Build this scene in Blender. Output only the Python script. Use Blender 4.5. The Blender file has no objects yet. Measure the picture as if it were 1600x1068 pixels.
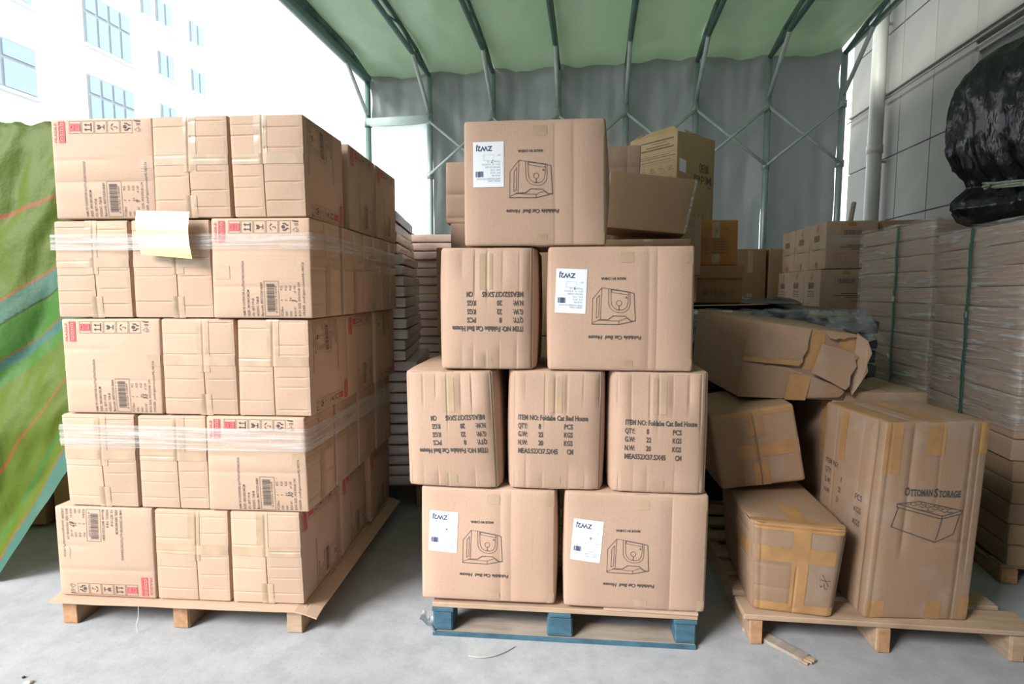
import bpy, bmesh, math, random
from mathutils import Vector, Matrix, noise
C = bpy.context.scene.collection
R = math.radians
PI = math.pi
# ---------------------------------------------------------------- camera, sky, light, exposure
cd = bpy.data.cameras.new('camera')
cd.sensor_fit = 'HORIZONTAL'; cd.sensor_width = 36.0; cd.lens = 889.0 / 1600.0 * 36.0
cd.clip_end = 500
cam = bpy.data.objects.new('camera', cd); C.objects.link(cam)
cam.location = (0, 0, 1.34); cam.rotation_euler = (R(90 - 5.08), 0, 0)
bpy.context.scene.camera = cam
vs = bpy.context.scene.view_settings
vs.view_transform = 'Standard'; vs.look = 'None'; vs.gamma = 1.0; vs.exposure = 0.0
vs.use_curve_mapping = False
world = bpy.data.worlds.new('overcast_sky'); bpy.context.scene.world = world
world.use_nodes = True
wb = world.node_tree.nodes['Background']
wb.inputs[0].default_value = (0.93, 0.97, 1.0, 1); wb.inputs[1].default_value = 2.9
sd = bpy.data.lights.new('sun', 'SUN'); sd.energy = 6.0; sd.angle = R(22); sd.color = (1.0, 0.98, 0.96)
sun = bpy.data.objects.new('sun', sd); C.objects.link(sun)
sun.rotation_euler = Vector((0.64, 0.55, -0.60)).to_track_quat('-Z', 'Y').to_euler()

# ---------------------------------------------------------------- helpers: tagging and linking
def tag(o, label=None, cat=None, group=None, kind=None):
    if label: o['label'] = label
    if cat: o['category'] = cat
    if group: o['group'] = group
    if kind: o['kind'] = kind
    return o

def empty(name, loc=(0, 0, 0), rot=(0, 0, 0), label=None, cat=None, group=None, kind=None):
    o = bpy.data.objects.new(name, None); C.objects.link(o)
    o.location = loc; o.rotation_euler = rot; o.empty_display_size = 0.1
    return tag(o, label, cat, group, kind)

def mesh(name, verts, faces, mats, parent=None, smooth=False, fm=None, loc=None, rot=None, uvs=None):
    me = bpy.data.meshes.new(name)
    me.from_pydata([tuple(v) for v in verts], [], faces); me.update()
    if not isinstance(mats, (list, tuple)): mats = [mats]
    for m in mats: me.materials.append(m)
    if fm: me.polygons.foreach_set('material_index', fm)
    if smooth: me.polygons.foreach_set('use_smooth', [True] * len(me.polygons))
    if uvs:
        ul = me.uv_layers.new(name='uv')
        for lp in me.loops: ul.data[lp.index].uv = uvs[lp.vertex_index]
    o = bpy.data.objects.new(name, me); C.objects.link(o)
    if parent: o.parent = parent
    if loc: o.location = loc
    if rot: o.rotation_euler = rot
    return o

def from_bm(name, bm, mat, parent=None, smooth=False, loc=None, rot=None):
    me = bpy.data.meshes.new(name); bm.to_mesh(me); bm.free(); me.materials.append(mat)
    if smooth: me.polygons.foreach_set('use_smooth', [True] * len(me.polygons))
    o = bpy.data.objects.new(name, me); C.objects.link(o)
    if parent: o.parent = parent
    if loc: o.location = loc
    if rot: o.rotation_euler = rot
    return o

def share(name, me, parent=None, loc=None, rot=None):
    o = bpy.data.objects.new(name, me); C.objects.link(o)
    if parent: o.parent = parent
    if loc: o.location = loc
    if rot: o.rotation_euler = rot
    return o

def bx(bm, c, s, rz=0, bev=0.0, jit=0, seed=0):
    m = Matrix.Translation(c) @ Matrix.Rotation(rz, 4, 'Z') @ Matrix.Diagonal((s[0], s[1], s[2], 1))
    g = bmesh.ops.create_cube(bm, size=1, matrix=m)
    if jit:
        rr = random.Random(seed)
        for v in g['verts']: v.co += Vector([rr.uniform(-jit, jit) for _ in range(3)])
    if bev:
        es = list({e for v in g['verts'] for e in v.link_edges})
        bmesh.ops.bevel(bm, geom=es, offset=bev, segments=1, affect='EDGES')

def block(name, c, s, mat, parent=None, rz=0, bev=0.003, jit=0, seed=0):
    bm = bmesh.new(); bx(bm, c, s, rz, bev, jit, seed)
    return from_bm(name, bm, mat, parent)

def rod(bm, p0, p1, r, seg=8):
    p0 = Vector(p0); p1 = Vector(p1); d = p1 - p0
    q = d.to_track_quat('Z', 'Y').to_matrix().to_4x4()
    m = Matrix.Translation((p0 + p1) / 2) @ q
    bmesh.ops.create_cone(bm, cap_ends=True, segments=seg, radius1=r, radius2=r, depth=d.length, matrix=m)

def nz(x, y, z, s=1.0):
    return noise.noise(Vector((x * s, y * s, z * s)))

def grid_faces(nu, nv, o=0):
    return [(o + j * nu + i, o + j * nu + i + 1, o + (j + 1) * nu + i + 1, o + (j + 1) * nu + i) for j in range(nv - 1) for i in range(nu - 1)]

# ---------------------------------------------------------------- materials
def N(nt, t, **kw):
    n = nt.nodes.new(t)
    for k, v in kw.items():
        if k == 'op': n.operation = v
        else: setattr(n, k, v)
    return n

def newmat(name):
    m = bpy.data.materials.new(name); m.use_nodes = True
    nt = m.node_tree; b = nt.nodes['Principled BSDF']
    return m, nt, b, nt.links.new

def mixc(nt, fac, a, b, blend='MIX'):
    n = nt.nodes.new('ShaderNodeMix'); n.data_type = 'RGBA'; n.blend_type = blend
    for s, v in ((n.inputs[0], fac), (n.inputs[6], a), (n.inputs[7], b)):
        if hasattr(v, 'is_linked'): nt.links.new(v, s)
        else: s.default_value = v if not isinstance(v, tuple) else (v[0], v[1], v[2], 1)
    return n.outputs[2]

def texnoise(nt, scale, detail=3, vec=None, sc=(1, 1, 1), rough=.5):
    tc = nt.nodes.new('ShaderNodeTexCoord'); mp = nt.nodes.new('ShaderNodeMapping')
    mp.inputs['Scale'].default_value = sc
    nt.links.new(tc.outputs[vec or 'Object'], mp.inputs[0])
    n = nt.nodes.new('ShaderNodeTexNoise'); n.inputs['Scale'].default_value = scale
    n.inputs['Detail'].default_value = detail; n.inputs['Roughness'].default_value = rough
    nt.links.new(mp.outputs[0], n.inputs['Vector'])
    return n.outputs[0]

def ramp(nt, src, stops, const=False):
    r = nt.nodes.new('ShaderNodeValToRGB'); cr = r.color_ramp
    if const: cr.interpolation = 'CONSTANT'
    while len(cr.elements) < len(stops): cr.elements.new(0.5)
    for e, (p, c) in zip(cr.elements, stops):
        e.position = p; e.color = (c, c, c, 1) if not isinstance(c, tuple) else (c[0], c[1], c[2], 1)
    nt.links.new(src, r.inputs[0])
    return r.outputs[0]

def bump(nt, b, h, strength=.2, dist=.002):
    n = nt.nodes.new('ShaderNodeBump'); n.inputs['Strength'].default_value = strength
    n.inputs['Distance'].default_value = dist
    nt.links.new(h, n.inputs['Height']); nt.links.new(n.outputs[0], b.inputs['Normal'])

def cardboard(name, col, dark=.86, rough=.72, streak=(160, 160, 6), dirt=0.0):
    m, nt, b, L = newmat(name)
    big = texnoise(nt, 2.2, 3)
    fine = texnoise(nt, 260, 2)
    oi = nt.nodes.new('ShaderNodeObjectInfo')
    c2 = tuple(c * dark for c in col)
    a = mixc(nt, ramp(nt, big, [(.35, 0.0), (.7, 1.0)]), col, (c2[0], c2[1] * .99, c2[2] * .97))
    a = mixc(nt, ramp(nt, fine, [(.42, .0), (.75, .35)]), a, tuple(c * .62 for c in col))
    a = mixc(nt, oi.outputs['Random'], a, mixc(nt, 1.0, a, (.88, .89, .9), 'MULTIPLY'))
    if dirt:
        d = texnoise(nt, 4.5, 5, rough=.65)
        a = mixc(nt, ramp(nt, d, [(.5, 0.0), (.72, dirt)]), a, (.45, .42, .39))
    L(a, b.inputs['Base Color'])
    b.inputs['Roughness'].default_value = rough
    b.inputs['Specular IOR Level'].default_value = .3
    st = texnoise(nt, 1.0, 2, sc=streak)
    bump(nt, b, st, .35, .0012)
    return m

def plain(name, col, rough=.6, metal=0, spec=.5, nscale=0, namp=.2, bmp=0, bscale=30, coat=0, ndist=.004):
    m, nt, b, L = newmat(name)
    b.inputs['Roughness'].default_value = rough; b.inputs['Metallic'].default_value = metal
    b.inputs['Specular IOR Level'].default_value = spec
    if coat: b.inputs['Coat Weight'].default_value = coat; b.inputs['Coat Roughness'].default_value = .15
    if nscale:
        n = texnoise(nt, nscale, 4)
        L(mixc(nt, ramp(nt, n, [(.3, 0.0), (.7, 1.0)]), tuple(c * (1 - namp) for c in col), col), b.inputs['Base Color'])
    else: b.inputs['Base Color'].default_value = (*col, 1)
    if bmp: bump(nt, b, texnoise(nt, bscale, 4), bmp, ndist)
    return m

M = {}
CARD = (.60, .405, .27)
M['card_h'] = cardboard('cardboard_horizontal_flutes', (.60, .415, .30), streak=(6, 6, 170))
M['card_v'] = cardboard('cardboard_vertical_flutes', (.56, .375, .275), streak=(170, 170, 5))
M['card_old'] = cardboard('old_dusty_cardboard', (.37, .235, .15), streak=(150, 150, 6), dirt=.28)
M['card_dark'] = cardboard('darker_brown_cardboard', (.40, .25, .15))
M['card_rust'] = cardboard('rusty_brown_cardboard', (.44, .235, .12))
M['card_orange'] = cardboard('orange_cardboard', (.62, .27, .09))
M['card_yellow'] = cardboard('ochre_cardboard', (.58, .40, .22))
M['card_edge'] = cardboard('cut_cardboard_edge', (.62, .43, .28), streak=(400, 400, 400))
M['ink'] = plain('dark_printing_ink', (.085, .078, .075), .75, nscale=160, namp=.25)
M['ink_soft'] = plain('faded_brown_ink', (.15, .105, .08), .75)
M['ink_red'] = plain('red_printing_ink', (.66, .11, .12), .7, nscale=120, namp=.15)
M['pen'] = plain('black_marker_pen', (.03, .03, .035), .5)
M['navy'] = plain('navy_label_print', (.035, .055, .14), .5)
M['bluegrey'] = plain('blue_grey_small_print', (.28, .38, .52), .5)
M['label'] = plain('white_label_paper', (.82, .84, .86), .45)
M['paper'] = plain('cream_paper', (.86, .85, .68), .5)
def tapemat(name, col, rough=.22):
    m, nt, b, L = newmat(name)
    n = texnoise(nt, 14, 4)
    L(mixc(nt, ramp(nt, n, [(.35, 0.0), (.7, 1.0)]), col, tuple(c * .8 for c in col)), b.inputs['Base Color'])
    b.inputs['Roughness'].default_value = rough; b.inputs['Specular IOR Level'].default_value = .55
    w = texnoise(nt, 1, 3, sc=(40, 40, 9)); bump(nt, b, w, .25, .003)
    return m
M['tape'] = tapemat('clear_tape_on_cardboard', (.50, .355, .235), .34)
M['tape_brown'] = tapemat('brown_packing_tape', (.43, .235, .10), .32)

def filmmat(name, col, alpha, rough=.12, sc=(8, 8, 60), lo=.42, hi=.62, amax=.8, rot=0, patchy=0):
    m, nt, b, L = newmat(name)
    b.inputs['Base Color'].default_value = (*col, 1); b.inputs['Roughness'].default_value = rough
    b.inputs['Specular IOR Level'].default_value = .9
    n = texnoise(nt, 1, 5, sc=sc, rough=.6)
    if rot: n.node.inputs['Vector'].links[0].from_node.inputs['Rotation'].default_value = (rot, 0, 0)
    al = ramp(nt, n, [(lo, alpha), (hi, amax)])
    if patchy:
        g = ramp(nt, texnoise(nt, patchy, 3), [(.35, .5), (.65, 1.0)]); al = mixc(nt, 1.0, al, g, 'MULTIPLY')
    L(al, b.inputs['Alpha'])
    bump(nt, b, n, .8, .012)
    return m
M['film'] = filmmat('clear_stretch_film', (.80, .80, .80), .14, .09, sc=(3, 3, 130), lo=.42, hi=.70, amax=.6)
M['film_wrap'] = filmmat('wrapping_film_streaked', (.70, .67, .64), .26, .14, sc=(3.5, 3.5, 60), lo=.47, hi=.66, amax=.95, rot=.25, patchy=2.2)
M['film_grey'] = filmmat('cloudy_grey_film', (.42, .45, .47), .10, .25, sc=(9, 9, 14), lo=.40, hi=.70, amax=.7)
M['wood'] = None
def woodmat(name, c1, c2, sc=(3, 3, 40), rough=.75):
    m, nt, b, L = newmat(name)
    n = texnoise(nt, 1.0, 5, sc=sc, rough=.6); k = texnoise(nt, 6, 3)
    a = mixc(nt, ramp(nt, n, [(.35, 0.0), (.68, 1.0)]), c1, c2)
    a = mixc(nt, ramp(nt, k, [(.5, 0.0), (.75, .4)]), a, tuple(x * .55 for x in c2))
    L(a, b.inputs['Base Color']); b.inputs['Roughness'].default_value = rough
    bump(nt, b, n, .3, .003)
    return m
M['wood'] = woodmat('pale_pine_wood', (.48, .345, .24), (.37, .245, .155), sc=(4, 30, 60))
M['wood_d'] = woodmat('weathered_stringer_wood', (.42, .27, .16), (.27, .17, .10), sc=(30, 4, 40))
M['wood_grey'] = woodmat('dusty_grey_wood', (.40, .34, .28), (.27, .22, .18), sc=(4, 30, 60))
M['wood_end'] = woodmat('sawn_end_grain', (.47, .27, .14), (.33, .17, .08), sc=(40, 40, 40))
M['blue'] = woodmat('worn_blue_painted_wood', (.05, .135, .19), (.03, .08, .12), sc=(14, 14, 40))
M['osb'] = woodmat('pressed_chipboard_block', (.42, .34, .25), (.25, .19, .13), sc=(120, 120, 120))

m, nt, b, L = newmat('black_polythene')
b.inputs['Base Color'].default_value = (.013, .014, .017, 1); b.inputs['Roughness'].default_value = .26; b.inputs['Specular IOR Level'].default_value = .6
h1 = texnoise(nt, 1, 4, sc=(9, 9, 3.0), rough=.5)
bump(nt, b, h1, .8, .06); M['black_film'] = m
# concrete floor
m, nt, b, L = newmat('dusty_concrete_floor')
n1 = texnoise(nt, .9, 6, rough=.6); n2 = texnoise(nt, 9, 6, rough=.7); n3 = texnoise(nt, 90, 3)
a = mixc(nt, ramp(nt, n1, [(.3, 0.0), (.7, 1.0)]), (.34, .35, .37), (.47, .48, .495))
a = mixc(nt, ramp(nt, n2, [(.38, .5), (.60, .0)]), a, (.27, .275, .29))
a = mixc(nt, ramp(nt, n3, [(.62, .0), (.75, .5)]), a, (.2, .19, .18))
L(a, b.inputs['Base Color']); b.inputs['Roughness'].default_value = .8
bump(nt, b, n2, .35, .006)
M['floor'] = m
# facade, wall panels
M['facade'] = plain('white_tiled_facade', (.85, .86, .86), .7, nscale=.4, namp=.04)
M['facade_frame'] = plain('grey_window_frame', (.33, .36, .38), .5)
M['glassfar'] = plain('pale_window_glass', (.36, .47, .54), .3, spec=.3)
M['glassdark'] = plain('dark_window_glass', (.06, .075, .075), .12, spec=.8)
M['panel'] = plain('grey_green_render_panel', (.28, .285, .25), .8, nscale=1.3, namp=.16)
M['panel_joint'] = plain('dark_panel_joint', (.14, .14, .125), .9)
M['pvc'] = plain('grey_plastic_pipe', (.43, .435, .38), .5, nscale=3, namp=.15)
M['steel'] = plain('galvanised_steel_tube', (.42, .50, .49), .35, metal=.35, nscale=7, namp=.2)
M['steel_green'] = plain('green_painted_steel', (.11, .20, .17), .45, nscale=5, namp=.25)
M['brace'] = plain('pale_grey_brace_steel', (.52, .58, .54), .45, nscale=9, namp=.2)

def tarpmat(name, col, trans, tcol, rough=.45, bscale=5):
    m, nt, b, L = newmat(name)
    n = texnoise(nt, 1.2, 4)
    L(mixc(nt, ramp(nt, n, [(.3, 0.0), (.7, 1.0)]), tuple(c * .85 for c in col), col), b.inputs['Base Color'])
    b.inputs['Roughness'].default_value = rough
    bump(nt, b, texnoise(nt, bscale, 5, rough=.6), .35, .03)
    t = nt.nodes.new('ShaderNodeBsdfTranslucent'); t.inputs[0].default_value = (*tcol, 1)
    mx = nt.nodes.new('ShaderNodeMixShader'); mx.inputs[0].default_value = trans
    L(b.outputs[0], mx.inputs[1]); L(t.outputs[0], mx.inputs[2])
    L(mx.outputs[0], nt.nodes['Material Output'].inputs[0])
    return m
M['roof_tarp'] = tarpmat('green_tinted_roof_tarpaulin', (.38, .45, .37), .14, (.22, .34, .18), rough=.38)
M['wall_tarp'] = tarpmat('grey_wall_tarpaulin', (.31, .325, .315), .06, (.42, .46, .45), rough=.38)
M['curtain'] = tarpmat('thin_white_plastic_curtain', (.8, .83, .82), .72, (.92, 1.0, .97))

# striped tarpaulin: colour follows the woven bands stored in the UV map
def striped(name, stops):
    m, nt, b, L = newmat(name)
    uv = nt.nodes.new('ShaderNodeUVMap'); uv.uv_map = 'uv'
    sx = nt.nodes.new('ShaderNodeSeparateXYZ'); L(uv.outputs[0], sx.inputs[0])
    a = ramp(nt, sx.outputs[1], stops, True)
    n = texnoise(nt, 3, 4)
    a = mixc(nt, ramp(nt, n, [(.3, 0.0), (.75, .3)]), a, (.09, .14, .012))
    L(a, b.inputs['Base Color']); b.inputs['Roughness'].default_value = .55; b.inputs['Specular IOR Level'].default_value = .3
    bump(nt, b, texnoise(nt, 9, 5, rough=.6), .4, .02)
    t = nt.nodes.new('ShaderNodeBsdfTranslucent'); L(a, t.inputs[0])
    mx = nt.nodes.new('ShaderNodeMixShader'); mx.inputs[0].default_value = .3
    L(b.outputs[0], mx.inputs[1]); L(t.outputs[0], mx.inputs[2])
    L(mx.outputs[0], nt.nodes['Material Output'].inputs[0])
    return m
LIME = (.095, .145, .006); TEAL = (.05, .15, .125); RED = (.30, .075, .02); GRN = (.05, .17, .025); DK = (.02, .06, .015)
M['tarp_green'] = striped('lime_and_teal_striped_tarpaulin', [(0, LIME), (.190, RED), (.200, LIME), (.390, RED), (.402, TEAL), (.50, DK), (.506, GRN), (.56, RED), (.566, TEAL), (.60, GRN), (.64, LIME), (.795, RED), (.803, LIME), (.89, GRN), (.90, LIME), (.940, RED), (.948, TEAL)])
M['unused'] = plain('unused_black', (.014, .015, .018), .30, spec=.6, bmp=1.0, bscale=13, ndist=.04)
M['black_cloth'] = plain('black_folded_fabric', (.016, .018, .024), .35, spec=.5, bmp=.6, bscale=18)
M['strap'] = plain('green_plastic_strap', (.05, .15, .11), .4)
M['clip'] = plain('strap_seal_metal', (.6, .6, .6), .3, metal=.9)
M['bag'] = plain('grey_poly_bag', (.66, .61, .63), .22, spec=.6, coat=.6, bmp=.6, bscale=16, nscale=6, namp=.15)
M['bag_pink'] = plain('pinkish_kraft_bag', (.58, .41, .34), .28, spec=.6, coat=.6, bmp=.6, bscale=16, nscale=6, namp=.2)
M['rope'] = plain('pale_green_film_rope', (.34, .38, .30), .35, bmp=.5, bscale=60)
M['white_scrap'] = plain('white_plastic_scrap', (.8, .82, .84), .3)
M['rubble'] = plain('grey_rubble', (.45, .44, .42), .9)
M['hole'] = plain('dark_gap_shade_and_crumb', (.05, .035, .02), .9)  # painted shade of the torn gap, also the colour of a dark crumb

ORD = ['topmost', 'second', 'third', 'fourth', 'fifth', 'sixth', 'seventh', 'eighth', 'ninth', 'tenth', 'eleventh', 'twelfth', 'thirteenth', 'fourteenth', 'fifteenth', 'sixteenth', 'seventeenth', 'eighteenth', 'nineteenth', 'twentieth', 'twenty-first', 'twenty-second', 'twenty-third', 'twenty-fourth', 'twenty-fifth', 'twenty-sixth']
def nth(k, n, what):
    i = n - 1 - k
    if k == 0: return f"{what}, the lowest one"
    return f"{what}, {ORD[i]} one" if i == 0 else f"{what}, {ORD[i]} from the top"
# ---------------------------------------------------------------- printing toolkit
_tcache = {}
def text_tris(s, shear=0, bold=0, spacing=1.0):
    k = (s, shear, bold, spacing)
    if k in _tcache: return _tcache[k]
    cu = bpy.data.curves.new('t', 'FONT'); cu.body = s; cu.size = 1; cu.resolution_u = 2
    cu.shear = shear; cu.offset = bold; cu.space_character = spacing
    o = bpy.data.objects.new('t', cu); me = o.to_mesh()
    vs_ = [(v.co.x, v.co.y) for v in me.vertices]; fs = [tuple(p.vertices) for p in me.polygons]
    o.to_mesh_clear(); bpy.data.objects.remove(o); bpy.data.curves.remove(cu)
    x1 = max([v[0] for v in vs_] or [1])
    _tcache[k] = (vs_, fs, x1)
    return _tcache[k]

class Print:
    """flat print in metres on a face; T maps print coordinates to face coordinates"""
    def __init__(s, T=None): s.v = []; s.f = []; s.T = T or (lambda x, y: (x, y))
    def poly(s, pts):
        o = len(s.v); s.v += [s.T(*p) for p in pts]; s.f.append(tuple(range(o, o + len(pts))))
    def rect(s, x0, y0, x1, y1): s.poly([(x0, y0), (x1, y0), (x1, y1), (x0, y1)])
    def line(s, pts, w=.0012, closed=False):
        if closed: pts = list(pts) + [pts[0]]
        for (ax, ay), (bx_, by) in zip(pts[:-1], pts[1:]):
            dx, dy = bx_ - ax, by - ay; l = math.hypot(dx, dy)
            if l < 1e-6: continue
            ex, ey = dx / l * w / 2, dy / l * w / 2; nx, ny = -ey, ex
            n = max(1, int(l / .02))
            for k in range(n):
                p = (ax + dx * k / n - (ex if k == 0 else 0), ay + dy * k / n - (ey if k == 0 else 0))
                q = (ax + dx * (k + 1) / n + (ex if k == n - 1 else 0), ay + dy * (k + 1) / n + (ey if k == n - 1 else 0))
                s.poly([(p[0] + nx, p[1] + ny), (q[0] + nx, q[1] + ny), (q[0] - nx, q[1] - ny), (p[0] - nx, p[1] - ny)])
    def frame(s, x0, y0, x1, y1, w=.0012): s.line([(x0, y0), (x1, y0), (x1, y1), (x0, y1)], w, True)
    def disc(s, x, y, r, n=12, ry=None): s.poly([(x + r * math.cos(2 * PI * k / n), y + (ry or r) * math.sin(2 * PI * k / n)) for k in range(n)])
    def ring(s, x, y, r, w=.0012, n=16): s.line([(x + r * math.cos(2 * PI * k / n), y + r * math.sin(2 * PI * k / n)) for k in range(n)], w, True)
    def text(s, t, x, y, size, rot=0, sx=1.0, shear=0, bold=0, width=None, spacing=1.0, align='L'):
        v, f, x1 = text_tris(t, shear, bold, spacing)
        if width: sx = width / (x1 * size)
        o = len(s.v); c, sn = math.cos(rot), math.sin(rot)
        ox = 0 if align == 'L' else (-x1 * size * sx / 2)
        for (a, b_) in v:
            a = a * size * sx + ox; b_ = b_ * size
            s.v.append(s.T(x + a * c - b_ * sn, y + a * sn + b_ * c))
        s.f += [tuple(i + o for i in p) for p in f]

# ---------------------------------------------------------------- cartons
class Carton:
    """rounded, slightly bulging, slightly warped cardboard box; origin at the bottom centre; F is the side facing -Y"""
    def __init__(s, w, d, h, loc, rz=0, rot=None, mat='card_v', seed=0, r=.007, bulge=.004, jit=.003, creases=None, warp=None,
                 chamfer=0.0, cham_w=.05, name='carton', label=None, group=None, n=8, body='body', cat='box', bulges=None, parent=None):
        s.w, s.d, s.h, s.r = w, d, h, r
        s.b = {k: bulge for k in 'FRLB'}; s.b['T'] = s.b['D'] = 0
        if bulges: s.b.update(bulges)
        s.cr = creases or {}; s.ch = chamfer; s.cw = cham_w; s.seed = seed
        rr = random.Random(seed * 7 + 3)
        s.wp = {}
        for i in (0, 1):
            for j in (0, 1):
                for k in (0, 1):
                    s.wp[(i, j, k)] = Vector((rr.uniform(-jit, jit), rr.uniform(-jit, jit), (rr.uniform(-jit, 0) if k else 0)))
        if warp:
            for k, v in warp.items(): s.wp[k] = s.wp[k] + Vector(v)
        s.e = empty(name, loc, rot or (0, 0, rz), label, cat, group)
        s.build(n, M[mat], body)
    def UV(s, f):
        return {'F': (s.w / 2, s.h), 'B': (s.w / 2, s.h), 'R': (s.d / 2, s.h), 'L': (s.d / 2, s.h), 'T': (s.w / 2, s.d), 'D': (s.w / 2, s.d)}[f]
    def surf(s, f, u, v, off=0.0):
        w, d, h, r = s.w / 2, s.d / 2, s.h, s.r
        if f == 'F': p = Vector((u, -d, v)); n = Vector((0, -1, 0))
        elif f == 'B': p = Vector((-u, d, v)); n = Vector((0, 1, 0))
        elif f == 'R': p = Vector((w, u, v)); n = Vector((1, 0, 0))
        elif f == 'L': p = Vector((-w, -u, v)); n = Vector((-1, 0, 0))
        elif f == 'T': p = Vector((u, v - d, h)); n = Vector((0, 0, 1))
        else: p = Vector((u, d - v, 0)); n = Vector((0, 0, -1))
        c = Vector((max(-w + r, min(w - r, p.x)), max(-d + r, min(d - r, p.y)), max(r, min(h - r, p.z))))
        q = p - c
        q = c + q.normalized() * (r + off) if q.length > 1e-9 else p + n * off
        U, V = s.UV(f); tu = max(-1, min(1, u / U)); tv = max(-1, min(1, 2 * v / V - 1))
        b = s.b[f] * (1 - tu * tu) * (1 - tv * tv)
        if f in 'FRLB':
            b += .0016 * nz(u * 9 + s.seed, v * 9, ord(f)) * (1 - tu ** 4) * (1 - tv ** 4)
        for (ax, pos, a0, a1, dep, wd) in s.cr.get(f, ()):
            t, o = (u, v) if ax == 'u' else (v, u)
            if abs(t - pos) < wd and a0 <= o <= a1:
                b -= dep * min(1, max(0, (U - abs(u)) / .006)) * min(1, max(0, min(v, V - v) / .006)) * (1 - abs(t - pos) / wd) * min(1, (a1 - o) / .03 + .0, (o - a0) / .03 + (1 if a0 <= -U + .001 or a0 <= 0.001 else 0))
        q = q + n * b
        if s.ch:
            fx = max(0, (abs(p.x) - (w - s.cw)) / s.cw); fy = max(0, (abs(p.y) - (d - s.cw)) / s.cw)
            k = (fx * fy) ** 1.4 * s.ch
            q.x -= math.copysign(k, p.x); q.y -= math.copysign(k, p.y)
        x, y, z = (q.x / s.w + .5, q.y / s.d + .5, q.z / s.h)
        x, y, z = max(0, min(1, x)), max(0, min(1, y)), max(0, min(1, z))
        a = Vector((0, 0, 0))
        for i in (0, 1):
            for j in (0, 1):
                for k in (0, 1):
                    a += s.wp[(i, j, k)] * ((x if i else 1 - x) * (y if j else 1 - y) * (z if k else 1 - z))
        return q + a
    def lines(s, lo, hi, n, extra, ro):
        L = [lo, hi] + [lo + (hi - lo) * k / n for k in range(1, n)] + list(extra)
        if ro: L += [lo + s.r * .4, lo + s.r, hi - s.r * .4, hi - s.r]
        L = sorted(x for x in L if lo - 1e-9 <= x <= hi + 1e-9); out = []
        for x in L:
            if not out or x - out[-1] > .0009: out.append(x)
        if out[-1] < hi - 1e-9: out[-1] = hi
        return out
    def cx(s, f, ax):
        e = []
        for c in s.cr.get(f, ()):
            if c[0] == ax: e += [c[1] - c[5], c[1], c[1] + c[5]]
            else: e += [c[2] + .03, c[3] - .03]
        return e
    def patch_data(s, f, u0, u1, v0, v1, off, n, ro=False):
        U = s.lines(u0, u1, n, s.cx(f, 'u'), ro); V = s.lines(v0, v1, n, s.cx(f, 'v'), ro)
        vv = [s.surf(f, u, v, off) for v in V for u in U]
        return vv, len(U), len(V)
    def build(s, n, mat, body):
        vv = []; ff = []
        for f in 'FRLBTD':
            U, V = s.UV(f); k = n if f in 'FRL' else max(3, n // 2)
            a, nu, nv = s.patch_data(f, -U, U, 0, V, 0, k, True)
            ff += grid_faces(nu, nv, len(vv)); vv += a
        o = mesh(body, vv, ff, mat, s.e, True)
        bm = bmesh.new(); bm.from_mesh(o.data); bmesh.ops.remove_doubles(bm, verts=bm.verts, dist=.0004); bm.to_mesh(o.data); bm.free()
        o.data.polygons.foreach_set('use_smooth', [True] * len(o.data.polygons))
    def patch(s, name, f, u0, u1, v0, v1, mat, off=.0012, thick=False, n=None, label=None):
        n = n or max(2, int(max(u1 - u0, v1 - v0) / .03))
        a, nu, nv = s.patch_data(f, u0, u1, v0, v1, off, n)
        F = grid_faces(nu, nv)
        if thick:
            b, _, _ = s.patch_data(f, u0, u1, v0, v1, -.0005, n); o = len(a); a = a + b
            for i in range(nu - 1):
                F.append((i + 1, i, o + i, o + i + 1)); t = (nv - 1) * nu
                F.append((t + i, t + i + 1, o + t + i + 1, o + t + i))
            for j in range(nv - 1):
                F.append((j * nu, (j + 1) * nu, o + (j + 1) * nu, o + j * nu))
                F.append(((j + 1) * nu + nu - 1, j * nu + nu - 1, o + j * nu + nu - 1, o + (j + 1) * nu + nu - 1))
        return tag(mesh(name, a, F, M[mat], s.e, not thick), label)
    def quad(s, name, f, pts, mat, off=.0013, n=6):
        """free quadrilateral sticker, pts = 4 corners"""
        vv = []
        for j in range(n + 1):
            for i in range(n + 1):
                a, b_ = i / n, j / n
                u = (pts[0][0] * (1 - a) + pts[1][0] * a) * (1 - b_) + (pts[3][0] * (1 - a) + pts[2][0] * a) * b_
                v = (pts[0][1] * (1 - a) + pts[1][1] * a) * (1 - b_) + (pts[3][1] * (1 - a) + pts[2][1] * a) * b_
                vv.append(s.surf(f, u, v, off))
        return mesh(name, vv, grid_faces(n + 1, n + 1), M[mat], s.e, True)
    def ink(s, name, f, pr, mat, off=.0014, parent=None):
        if not pr.v: return
        o = mesh(name, [s.surf(f, u, v, off) for u, v in pr.v], pr.f, M[mat], s.e)
        return o

def T_face(w, h, flip=False):
    """print coordinates: x right, y down from the top left corner of the face"""
    if flip: return lambda x, y: (w / 2 - x, y)
    return lambda x, y: (x - w / 2, h - y)

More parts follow.
